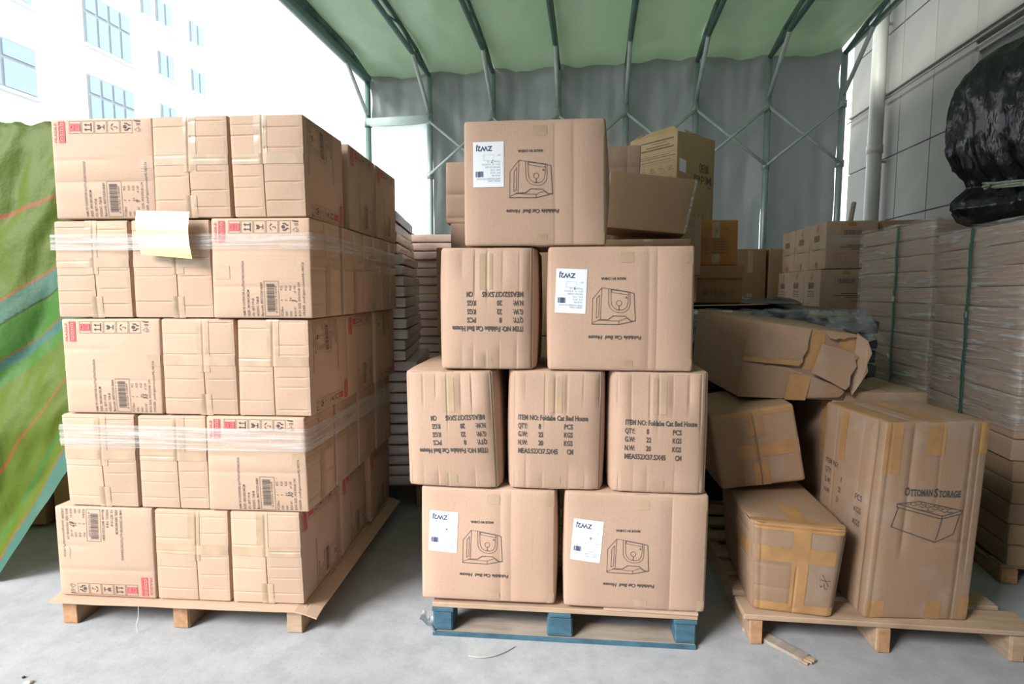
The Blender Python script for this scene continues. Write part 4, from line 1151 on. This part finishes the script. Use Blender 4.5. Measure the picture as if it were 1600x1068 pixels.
# orange carton and open brown carton
oc = simple(.275, .30, .285, (1.300, 3.80, 1.507), R(-3), 'small orange carton with printed table, right of the pyramid', 420, mat='card_orange', group='cartons on the black bundles', creases={'F': [('u', 0, .2, .285, .002, .004)]})
P = Print()
for i in range(3): P.frame(-.075 + .042 * i, .205, -.04 + .042 * i, .235, .0012)
P.text('Y', .013 - .02, .212, .02); P.poly([(.06, .228), (.085, .232), (.072, .222)])
P.frame(-.085, .07, .075, .175, .0014)
for v in (.0875, .105, .1225, .14, .1575): P.line([(-.085, v), (.075, v)], .001)
P.line([(-.03, .07), (-.03, .175)], .001)
for v in (.075, .093, .11, .128, .146, .163): P.line([(-.02, v + .003), (.06, v + .003)], .004); P.line([(-.08, v + .003), (-.045, v + .003)], .004)
oc.ink('printed_table', 'F', P, 'ink_soft')
hz = Carton(.40, .34, .250, (1.27, 3.80, zt + .07), R(-3), mat='card_rust', seed=421, n=6, name='open_carton', label='open brown carton with sagging flap under the orange carton', group='cartons on the black bundles')
hz.e.location.z = 1.255; 
P = Print(); P.ring(-.09, .17, .03, .004)
for i in range(4): P.text('易碎品向'[i], -.06 + .055 * i, .06, .05)
hz.ink('printed_text', 'F', P, 'ink_soft')
hz.patch('hanging_flap', 'F', -.19, .195, .17, .245, 'card_rust', off=.02, thick=True)
# tall appliance carton with open top
ax = Carton(.44, .43, .655, (1.19, 4.34, 1.795), R(37), mat='card_yellow', seed=430, n=8, name='appliance_carton', label='tall ochre appliance carton with open flaps, printed upside down', group=None, bulge=.003)
ang = 37
P = Print(); B_ = Print()
def udp(Pr, s_, x, y, size, **kw):
    q = Print(lambda a, b: (x - a, y - b)); q.text(s_, 0, 0, size, **kw); o = len(Pr.v); Pr.v += q.v; Pr.f += [tuple(i + o for i in t) for t in q.f]
udp(P, 'Midea', .185, .375, .085, width=.22, bold=.015); udp(P, '美的', .15, .455, .075, width=.12, bold=.02)
P.line([(.185, .33), (.175, .30), (.15, .298), (.135, .315)], .005)
P.frame(-.17, .055, -.11, .115, .006); P.text('⬛', -.16, .06, .03) if 0 else P.rect(-.155, .065, -.125, .10)
for i in range(3):
    P.line([(-.01 + .05 * i, .07), (-.01 + .05 * i, .10)], .004); P.line([(-.02 + .05 * i, .09), (.0 + .05 * i, .10)], .003)
for i in range(6): P.line([(-.16 + .022 * i, .175), (-.147 + .022 * i, .172)], .012)
ax.ink('printed_brand', 'F', P, 'ink_soft')
ax.quad('sticker', 'F', [(-.195, .385), (-.12, .375), (-.12, .462), (-.195, .472)], 'label')
ax.quad('sticker', 'F', [(.145, .07), (.172, .07), (.172, .205), (.145, .205)], 'tape')
P = Print(lambda x, y: (x, .655 - (.655 - y) * .72)); rr = random.Random(3)
for (v, x0, x1, hh_) in ((.60, -.10, .18, .014), (.575, .0, .12, .006), (.545, -.05, .15, .010), (.520, -.10, .18, .016), (.475, -.19, .20, .0016), (.455, -.19, .15, .006), (.435, -.19, .2, .007), (.405, -.10, .16, .006), (.385, -.19, .2, .002), (.372, -.19, .2, .0014)):
    x = x0
    if hh_ < .003: P.line([(x0, v), (x1, v)], hh_); continue
    while x < x1:
        wd = rr.uniform(.006, .013); P.line([(x, v), (min(x + wd, x1), v)], hh_ * .8); x += wd + .004
P.line([(-.2, .275), (.2, .275)], .0015); P.line([(-.2, .175), (.2, .175)], .0015)
for j in range(2):
    for i in range(5):
        x, y = -.16 + .08 * i, .325 - .10 * j
        if i % 2: P.frame(x - .015, y - .02, x + .012, y + .02, .002); P.line([(x - .01, y), (x + .02, y - .01)], .003)
        else: P.ring(x, y, .014, .003, 8); P.line([(x, y - .015), (x - .015, y - .03), (x + .02, y - .03)], .003)
        P.disc(x + .028, y - .028, .005, 6)
ax.ink('printed_instructions', 'L', P, 'ink_soft')
for (pts) in ([(-.22, -.215, .655), (-.22, .215, .655), (-.16, .16, .70), (-.15, -.12, .715)], [(-.22, .215, .655), (.22, .215, .655), (.18, .13, .665), (-.18, .12, .70)]):
    vv = pts + [(a, b, c - .006) for a, b, c in pts]
    mesh('open_flap', vv, [(0, 1, 2, 3), (7, 6, 5, 4), (0, 4, 5, 1), (1, 5, 6, 2), (2, 6, 7, 3), (3, 7, 4, 0)], M['card_yellow'], ax.e)
vv = [(-.06, -.215, .655), (.05, -.215, .655), (.05, -.10, .662), (-.01, -.12, .71), (-.06, -.15, .70)]
vv += [(a + .004, b + .004, c - .004) for a, b, c in vv]
mesh('open_flap', vv, [(0, 1, 2, 3, 4), (9, 8, 7, 6, 5), (0, 5, 6, 1), (1, 6, 7, 2), (2, 7, 8, 3), (3, 8, 9, 4), (4, 9, 5, 0)], M['card_yellow'], ax.e)
# column carrying it
for j in range(4):
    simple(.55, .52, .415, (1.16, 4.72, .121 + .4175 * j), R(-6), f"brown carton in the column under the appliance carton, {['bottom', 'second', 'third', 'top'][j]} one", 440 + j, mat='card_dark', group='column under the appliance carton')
side_pallet((.92, 4.48), R(-6), .55, .52, .10, .02, 'small dark pallet under the column of the appliance carton', [(.0, .1, 0, .55), (.2, .3, 0, .55), (.42, .52, 0, .55)], mats=('wood_d', 'wood_d'))

# far brown cartons by the tent wall
for i, x in enumerate((2.36, 2.68)):
    for j in range(3):
        c = simple(.30, .40, .575, (x - .03, 5.75 - .04 * i, .02 + .577 * j), R(-7), f"brown carton far back by the tarpaulin wall, {['left', 'right'][i]} column, {['bottom', 'middle', 'top'][j]}", 460 + 3 * i + j, mat='card_dark', group='far cartons by the tarpaulin wall')
        if i == 1 and j == 2: c.quad('sticker', 'F', [(.03, .17), (.13, .17), (.13, .28), (.03, .28)], 'tape_brown')

# ---------------------------------------------------------------- stack of small cartons, right background
GS = 'printed cartons stacked before the panelled wall'
SF = frameobj((2.454, 4.50), R(-8))
def printed_small(c):
    P = Print(); rr = random.Random(1)
    U, V = c.UV('F')
    def bars(x0, x1, y0, y1):
        x = x0
        while x < x1: t = rr.choice([.004, .007]); P.rect(x, y0, min(x + t, x1), y1); x += t + .005
        P.frame(x0 - .02, y0 - .012, x1 + .02, y1 + .012, .0015)
    bars(-.06, .07, V - .11, V - .07)
    for v, a, b in ((V - .19, -.03, .10), (V - .205, -.08, .10), (V - .22, .0, .10), (V - .25, .05, .10)): P.line([(a, v), (b, v)], .006)
    P.frame(-.11, .04, -.04, .12, .0015); P.line([(-.11, .08), (-.04, .08)], .0012); P.line([(-.075, .04), (-.075, .12)], .0012)
    c.ink('printed_text', 'F', P, 'ink_soft')
    Q = Print(); U, V = c.UV('L')
    for i in range(6): Q.rect(-.06 + .02 * i, V - .15, -.05 + .02 * i, V - .10)
    for v in (.20, .185, .17, .155): Q.line([(-.07, v), (.07, v)], .005)
    Q.frame(-.08, .03, -.02, .11, .0015)
    c.ink('printed_text', 'L', Q, 'ink_soft')
rown = ['bottom', 'second', 'third', 'fourth', 'top']
for j in range(5):
    for k in range(3):
        off = -.03 if j == 3 else 0
        c = Carton(.375, .345, .372, SF(.19 + off, .175 + .35 * k, .02 + .374 * j), R(-8), mat='card_yellow' if 0 else 'card_v', seed=500 + j * 5 + k, n=4, name='small_carton', group=GS,
                   label=f"printed carton in the {rown[j]} row before the panelled wall, {['nearest', 'middle', 'farthest'][k]} of its row")
        if j >= 3:
            printed_small(c)
            c.patch('tape', 'F', -.03, .03, .33, .371, 'tape_brown', off=.001); c.patch('tape', 'F', .07, .13, .002, .05, 'tape_brown', off=.001)
            c.patch('tape', 'L', -.02, .02, .30, .371, 'tape_brown', off=.001); c.patch('tape', 'L', -.02, .02, .002, .06, 'tape_brown', off=.001)
        if j == 4: c.patch('film_strip', 'L', -.17, .17, .16, .22, 'tape', off=.0022); c.patch('film_strip', 'F', -.18, .18, .20, .26, 'film', off=.0022) if k == 0 else None
for k in range(2):
    for j in range(5):
        if j < 4 and k > 0: continue
        c = Carton(.52, .345, .372, SF(.41 + .265 + .53 * k, .175, .02 + .374 * j), R(-8), mat='card_dark', seed=540 + k * 5 + j, n=3, name='wide_carton', group='wide cartons behind the wrapped pallets',
               label=f"wide brown carton behind the wrapped cartons, {rown[j]} row, {['left', 'middle', 'right'][k]}")
# support for the two upper right ones
for k in (1,):
    for j in range(4): Carton(.52, .345, .372, SF(.41 + .265 + .53 * k, .175, .02 + .374 * j), R(-8), mat='card_dark', seed=560 + k * 5 + j, n=3, name='wide_carton', group='wide cartons behind the wrapped pallets', label=f"wide brown carton hidden behind the wrapped cartons, {rown[j]} row, {['left', 'middle', 'right'][k]}")
bm = bmesh.new(); rod(bm, (3.06, 5.25, 1.86), (3.13, 5.30, 2.15), .02, 6)
rod(bm, (3.06, 5.25, .0), (3.06, 5.25, 1.87), .02, 6)
tag(from_bm('wooden_stick', bm, M['wood_grey']), 'thin wooden stick standing up behind the printed cartons', 'stick')

# ---------------------------------------------------------------- wrapped flat cartons along the right side
def wrapped(P, yaw, w, d, n, th, z0, labelbase, group, filmz, label_film, strap_d, label_strap, shift=0.0, seed=0, corner=False):
    Fm = frameobj(P, yaw); rr = random.Random(seed)
    me = None
    for k in range(n):
        if me is None or k % 5 == 0:
            c = Carton(w, d, th - .001, (0, 0, 0), 0, mat='card_old' if k < n // 3 else 'card_v', seed=seed + k, r=.006, bulge=.002, n=3, jit=.004)
            o = c.e.children[0]; me = o.data; bpy.data.objects.remove(o); bpy.data.objects.remove(c.e)
        o = share('flat_carton', me, None, Fm(w / 2 + rr.uniform(-.006, .006), d / 2 + rr.uniform(-.005, .005), z0 + th * k), (0, 0, yaw + rr.uniform(-.004, .004)))
        tag(o, nth(k, n, labelbase), 'box', group)
    # film: left side, front, folded over the top edge
    path = [(-.012, d + .01), (-.012, -.012), (w + .01, -.012)]
    top = z0 + th * n
    P2 = []
    for a, b in zip(path[:-1], path[1:]):
        L_ = math.hypot(b[0] - a[0], b[1] - a[1]); m_ = int(L_ / .022)
        for i in range(m_): P2.append((a[0] + (b[0] - a[0]) * i / m_, a[1] + (b[1] - a[1]) * i / m_, 0 if a[1] != b[1] else 1))
    P2.append((*path[-1], 1))
    zs = [filmz + (top + .012 - filmz) * j / 50 for j in range(51)]
    vv = []
    for j, z in enumerate(zs + [top + .02, top + .015]):
        for i, (s, dd, e) in enumerate(P2):
            q = .007 * nz(i * .12, z * 14, seed + 2) + .005 * nz(i * .5 + z * 12, z * 30, seed)
            q = abs(q)
            inn = {51: .04, 52: .11}.get(j, 0); zz = z + (.012 * nz(i * .2, 3, seed) if j >= 50 else 0)
            if e == 0: p = Fm(s - q + inn, max(dd, inn), zz)
            else: p = Fm(max(s, inn), dd - q + inn, zz)
            vv.append(p)
    tag(mesh('wrapping_film', vv, grid_faces(len(P2), len(zs) + 2), M['film_wrap'], None, True), label_film, 'film', 'film on the wrapped cartons')
    e = empty('strap', Fm(-.022, strap_d, 0), (0, 0, yaw), label_strap, 'strap', 'green straps on the wrapped cartons')
    bm = bmesh.new(); N_ = 20
    for j in range(N_): bx(bm, (-.001 + .002 * math.sin(j * 1.7), -.012 + .05 * (1 - j / N_) * 0, z0 + .02 + (top - z0 - .02) * (j + .5) / N_), (.004, .020, (top - z0 - .02) / N_ * 1.02))
    from_bm('band', bm, M['strap'], e); zc = z0 + (top - z0) * .72
    block('seal', (-.006, -.012, zc), (.006, .026, .035), M['clip'], e)
    bm = bmesh.new(); bx(bm, (w * .2, -.012, top + .016), (w * .4, .02, .003)); from_bm('band', bm, M['strap'], e)
    return Fm, top
side_pallet((2.25, 2.52), R(-14), 1.05, .82, .075, .015, 'dark pallet under the nearer wrapped flat cartons', [(.0, .1, 0, 1.05), (.35, .45, 0, 1.05), (.7, .8, 0, 1.05)], mats=('wood_d', 'wood_d'))
F2, top2 = wrapped((2.25, 2.50), R(-14), 1.05, .82, 16, .098, .0915, 'flat carton in the nearer wrapped stack', 'flat cartons in the nearer wrapped stack', .72, 'streaky clear film round the nearer wrapped stack', .44, 'green strap down the nearer wrapped stack', seed=600)
side_pallet((2.47, 3.37), R(-7), 1.0, .86, .075, .015, 'dark pallet under the farther wrapped flat cartons', [(.0, .1, 0, 1.0), (.35, .45, 0, 1.0), (.7, .8, 0, 1.0)], mats=('wood_d', 'wood_d'))
F1, top1 = wrapped((2.47, 3.37), R(-7), 1.0, .86, 17, .098, .0915, 'flat carton in the farther wrapped stack', 'flat cartons in the farther wrapped stack', .1, 'crinkled shiny film round the farther wrapped stack', .36, 'green strap down the farther wrapped stack', seed=640)

# black polythene covered load on top
def black_load():
    c = Vector((3.11, 2.97, top2 + .016)); rx, ry = .82, .46
    prof = [(0, .62), (.02, .80), (.05, .90), (.09, .935), (.13, .91), (.17, .84), (.205, .80), (.24, .82), (.30, .90), (.37, .945), (.46, .965), (.55, .965), (.64, .96), (.73, .93), (.82, .87), (.90, .76), (.97, .58), (1.02, .32), (1.04, .0)]
    n = 150; ms = 90; vv = []
    def pr(t):
        x = t * (len(prof) - 1); i = min(int(x), len(prof) - 2); f = x - i
        return (prof[i][0] * (1 - f) + prof[i + 1][0] * f, prof[i][1] * (1 - f) + prof[i + 1][1] * f)
    for b in range(ms + 1):
        z, r = pr(b / ms)
        for a in range(n):
            q = 2 * PI * a / n; k = r
            wz = math.exp(-((z - .205) / .13) ** 2)
            # folds gather at the rope, fan out upward
            k += (.030 + .06 * wz) * (abs(math.sin(q * 17 + 2.5 * nz(q * 2, z * 2, 4))) - .5) * (1 if z < .7 else .4)
            k += .05 * nz(math.cos(q) * 2.2, math.sin(q) * 2.2, z * 3) + .045 * (1 - abs(2.2 * nz(math.cos(q) * 6 + z * 1.5, math.sin(q) * 6 - z, z * 1.2))) ** 3
            k += .012 * (1 - abs(2 * nz(math.cos(q) * 9 + z * 4, math.sin(q) * 9, z * 2)))
            # slope: lower on the left side
            zs_ = z * (1 + .02 * math.cos(q)) + .02 * nz(q * 2, z * 5, 9) * (z > .02)
            vv.append((c.x + rx * k * math.cos(q) * (1 if r > 0 else 0), c.y + ry * k * math.sin(q) * (1 if r > 0 else 0), c.z + max(0, zs_)))
    F = [(b * n + a, b * n + (a + 1) % n, (b + 1) * n + (a + 1) % n, (b + 1) * n + a) for b in range(ms) for a in range(n)]
    e = empty('covered_load', c, (0, 0, 0), 'big load covered in shiny black polythene on the wrapped stacks', 'load')
    vv = [Vector(v) - c for v in vv]
    mesh('polythene_cover', vv, F, M['black_film'], e, True)
    for kk in range(5):
        bm = bmesh.new(); pp = None
        for a in range(61):
            q = 2 * PI * a / 60; r = .845 + .01 * math.sin(q * 9 + kk)
            p = Vector((rx * r * math.cos(q), ry * r * math.sin(q), .205 + .012 * (kk - 2) * math.cos(q * 3 + kk) + .03 * math.cos(q) * 1.0 + .006 * kk))
            if pp: rod(bm, pp, p, .0055, 5)
            pp = p
        from_bm('rope', bm, M['rope'], e, True)
    # knot tail
    bm = bmesh.new(); pp = None
    for k in range(8):
        p = Vector((-.70 * .93 + .012 * k, -.42 - .005 * k, .21 - .0 - .022 * k + .004 * math.sin(k * 2)))
        if pp: rod(bm, pp, p, .006, 5)
        pp = p
    from_bm('rope', bm, M['film'], e, True)
black_load()

# ---------------------------------------------------------------- bag stacks between the two front stacks
GBG = 'flat grey packets in the stack behind the left cartons'
mA = [bag_mesh(.58, .86, .0640, 10 + k, ['bag', 'bag_pink'], 'packet') for k in range(4)]
mB = [bag_mesh(.68, .86, .0640, 20 + k, ['bag', 'bag_pink'], 'packet') for k in range(4)]
mC = [bag_mesh(.60, .80, .0650, 30 + k, ['bag_pink', 'bag_pink'], 'packet') for k in range(4)]
rr = random.Random(21)
side_pallet((-1.25, 3.44), R(2), .72, .84, .13, .018, 'dark wooden pallet under the grey packet stack', [(.0, .1, 0, .72), (.35, .45, 0, .72), (.74, .84, 0, .72)], mats=('wood_d', 'wood_d'))
for k in range(26):
    z = .149 + .0643 * k
    if k < 12: me = mB[k % 4]; xr = -.565 - .006 * (k % 3); w = .68
    else: me = mA[k % 4]; xr = -.640 - .0045 * max(0, k - 17) * (1 if k > 20 else .6); w = .58
    if k >= 22: xr = -.695 + .004 * (25 - k)
    xr += rr.uniform(-.008, .008)
    o = share('packet', me, None, (xr - w / 2 - .02, 3.40 + .43 + rr.uniform(-.01, .01), z), (0, 0, R(3.2) + rr.uniform(-.01, .01)))
    tag(o, nth(k, 26, 'grey packet in the stack behind the left cartons'), 'packet', GBG)
side_pallet((-.84, 4.46), R(-2), .72, .8, .13, .018, 'dark wooden pallet under the pinkish packet stack', [(.0, .1, 0, .72), (.35, .45, 0, .72), (.7, .8, 0, .72)], mats=('wood_d', 'wood_d'))
for k in range(25):
    z = .149 + .0652 * k
    o = share('packet', mC[k % 4], None, (-.50 + rr.uniform(-.012, .012) - .01 * (k > 21), 4.42 + .40 + rr.uniform(-.015, .015), z), (0, 0, R(-3) + rr.uniform(-.02, .02)))
    tag(o, nth(k, 25, 'pinkish packet in the farther packet stack'), 'packet', 'pinkish packets in the farther packet stack')

# ---------------------------------------------------------------- green tarpaulins
def lerp_curves(x, z):
    X0, X1 = -2.43, -2.17; t = (x - X0) / (X1 - X0)
    cur = [(0.0, 2.25, 2.25), (.195, 1.77, 1.864), (.395, 1.355, 1.54), (.503, 1.234, 1.41), (.563, 1.06, 1.24), (.62, .98, 1.14), (.80, .504, .866), (.945, .035, .50), (1.0, -.18, .28)]
    zs = [(s, a + (b - a) * t) for s, a, b in cur]
    if z >= zs[0][1]: return 0.0
    for (s0, a), (s1, b) in zip(zs[:-1], zs[1:]):
        if z > b:
            return s0 + (s1 - s0) * (a - z) / max(1e-6, a - b)
    return .99
def tarp_left():
    nu, nv = 110, 120; vv = []; uv = []
    for b in range(nv):
        t = b / (nv - 1)
        for a in range(nu):
            x = -4.4 + 2.75 * a / (nu - 1)
            top = 2.22 - .11 * max(0, x + 2.45) - .25 * max(0, x + 2.1) + .03 * nz(x * 4, 0, 1) + .03 * nz(x * 13, 0, 5) + .05 * max(0, -x - 2.6)
            hem = .012 + max(0, x + 2.38) * 1.45 + .03 * nz(x * 5, 2, 2) * (x > -2.38)
            if t < .16:      # top surface going back
                f = t / .16; y = 4.6 - 1.55 * f; z = top - .25 * (1 - f) + .03 * nz(x * 3, y * 3, 2)
            else:
                f = (t - .16) / .84; z = top + (hem - top) * f
                y = 3.05 - .42 * f - .03 * math.sin(f * PI)
                g = x * 1.15 - (z - 1.0) * .62
                amp = .35 + .9 * f
                y -= .07 * amp * abs(math.sin(g * 5.5 + 1.6 * nz(x * 1.2, z * 1.2, 3))) + .05 * amp * nz(x * 3.5 - z * 2.0, z * 1.3, 6) + .02 * nz(x * 14 - z * 5, z * 6, 1)
                if f > .93: y -= .02 * (f - .93) / .07
                if x > -1.95: y += (x + 1.95) * .5
            vv.append((x, y, z)); uv.append((x * .2 + .9, lerp_curves(x, z + .02 * nz(x * 4, z * 4, 7))))
    return tag(mesh('tarpaulin', vv, grid_faces(nu, nv), M['tarp_green'], None, True, uvs=uv), 'lime green tarpaulin with teal and red stripes draped at the far left', 'tarpaulin')
tarp_left()
# film lying on its crest
lump_sheet('film_on_tarpaulin', 'film', 'clear film crumpled on the crest of the left tarpaulin', 'film', -2.9, -2.05, 3.00, 3.25, lambda x, y, a, b: 2.235 - .10 * max(0, x + 2.45) - .02 * (1 - b) + .02 * nz(x * 9, y * 9, 1), rz=0, amp=.02, sd=3)
# cartons beneath it
for k, (x, y, z, w_, h_, rz) in enumerate(((-2.35, 3.35, .02, .55, .36, 12), (-2.95, 3.3, .02, .55, .36, 6), (-2.55, 3.38, .383, .6, .5, 10), (-2.5, 3.42, .885, .8, .6, 4), (-3.3, 3.4, .385, .6, .7, 4), (-2.6, 3.5, 1.488, .9, .55, 2))):
    simple(w_, .5, h_, (x, y + .05, z), R(rz), ['low dark carton on the floor under the left tarpaulin, nearest the stack', 'dark carton on the floor under the left tarpaulin, farther left', 'dark carton resting on the low one under the left tarpaulin', 'big carton in the middle of the load under the left tarpaulin', 'tall carton at the far left of the load under the tarpaulin', 'topmost carton of the load under the left tarpaulin'][k], 700 + k, mat='card_dark', group='cartons under the left tarpaulin')
def tarp_back():
    nu, nv = 50, 40; vv = []; uv = []
    for b in range(nv):
        for a in range(nu):
            x = -1.9 + 2.1 * a / (nu - 1); y = 5.55 + 1.3 * b / (nv - 1); f = b / (nv - 1)
            top = 2.02 - .28 * max(0, x + 1.45) + .05 * nz(x * 3, 1, 1)
            z = top * (1 - (1 - min(1, f * 2.5)) ** 3 * .85) if f < .4 else top - .1 * (f - .4)
            z += .06 * nz(x * 4, y * 3, 4) + .03 * math.sin(x * 9 + y * 6)
            vv.append((x, y, z)); uv.append((0, (.30 + .35 * f + .12 * (x + 1.2)) % 1.0))
    return tag(mesh('tarpaulin', vv, grid_faces(nu, nv), M['tarp_green'], None, True, uvs=uv), 'green tarpaulin mound behind the packet stacks', 'tarpaulin')
tarp_back()

# small debris on the floor
def rock(c, s, mat, label, seed):
    bm = bmesh.new(); bmesh.ops.create_icosphere(bm, subdivisions=2, radius=1)
    for v in bm.verts: v.co = Vector((v.co.x * s[0], v.co.y * s[1], max(v.co.z, -.5) * s[2])) * (1 + .3 * nz(v.co.x * 2, v.co.y * 2, v.co.z + seed))
    return tag(from_bm('pebble', bm, M[mat], None, False, c), label, 'pebble', 'pebbles and crumbs on the floor')
rock((-1.66, 1.84, .004), (.016, .012, .006), 'rubble', 'grey crumb of rubble at the bottom left of the floor', 1)
rock((-1.70, 1.87, .003), (.006, .005, .004), 'hole', 'tiny dark crumb beside the grey rubble crumb', 2)
rock((1.10, 2.32, .004), (.009, .007, .005), 'rubble', 'small crumb under the right pallet', 3)
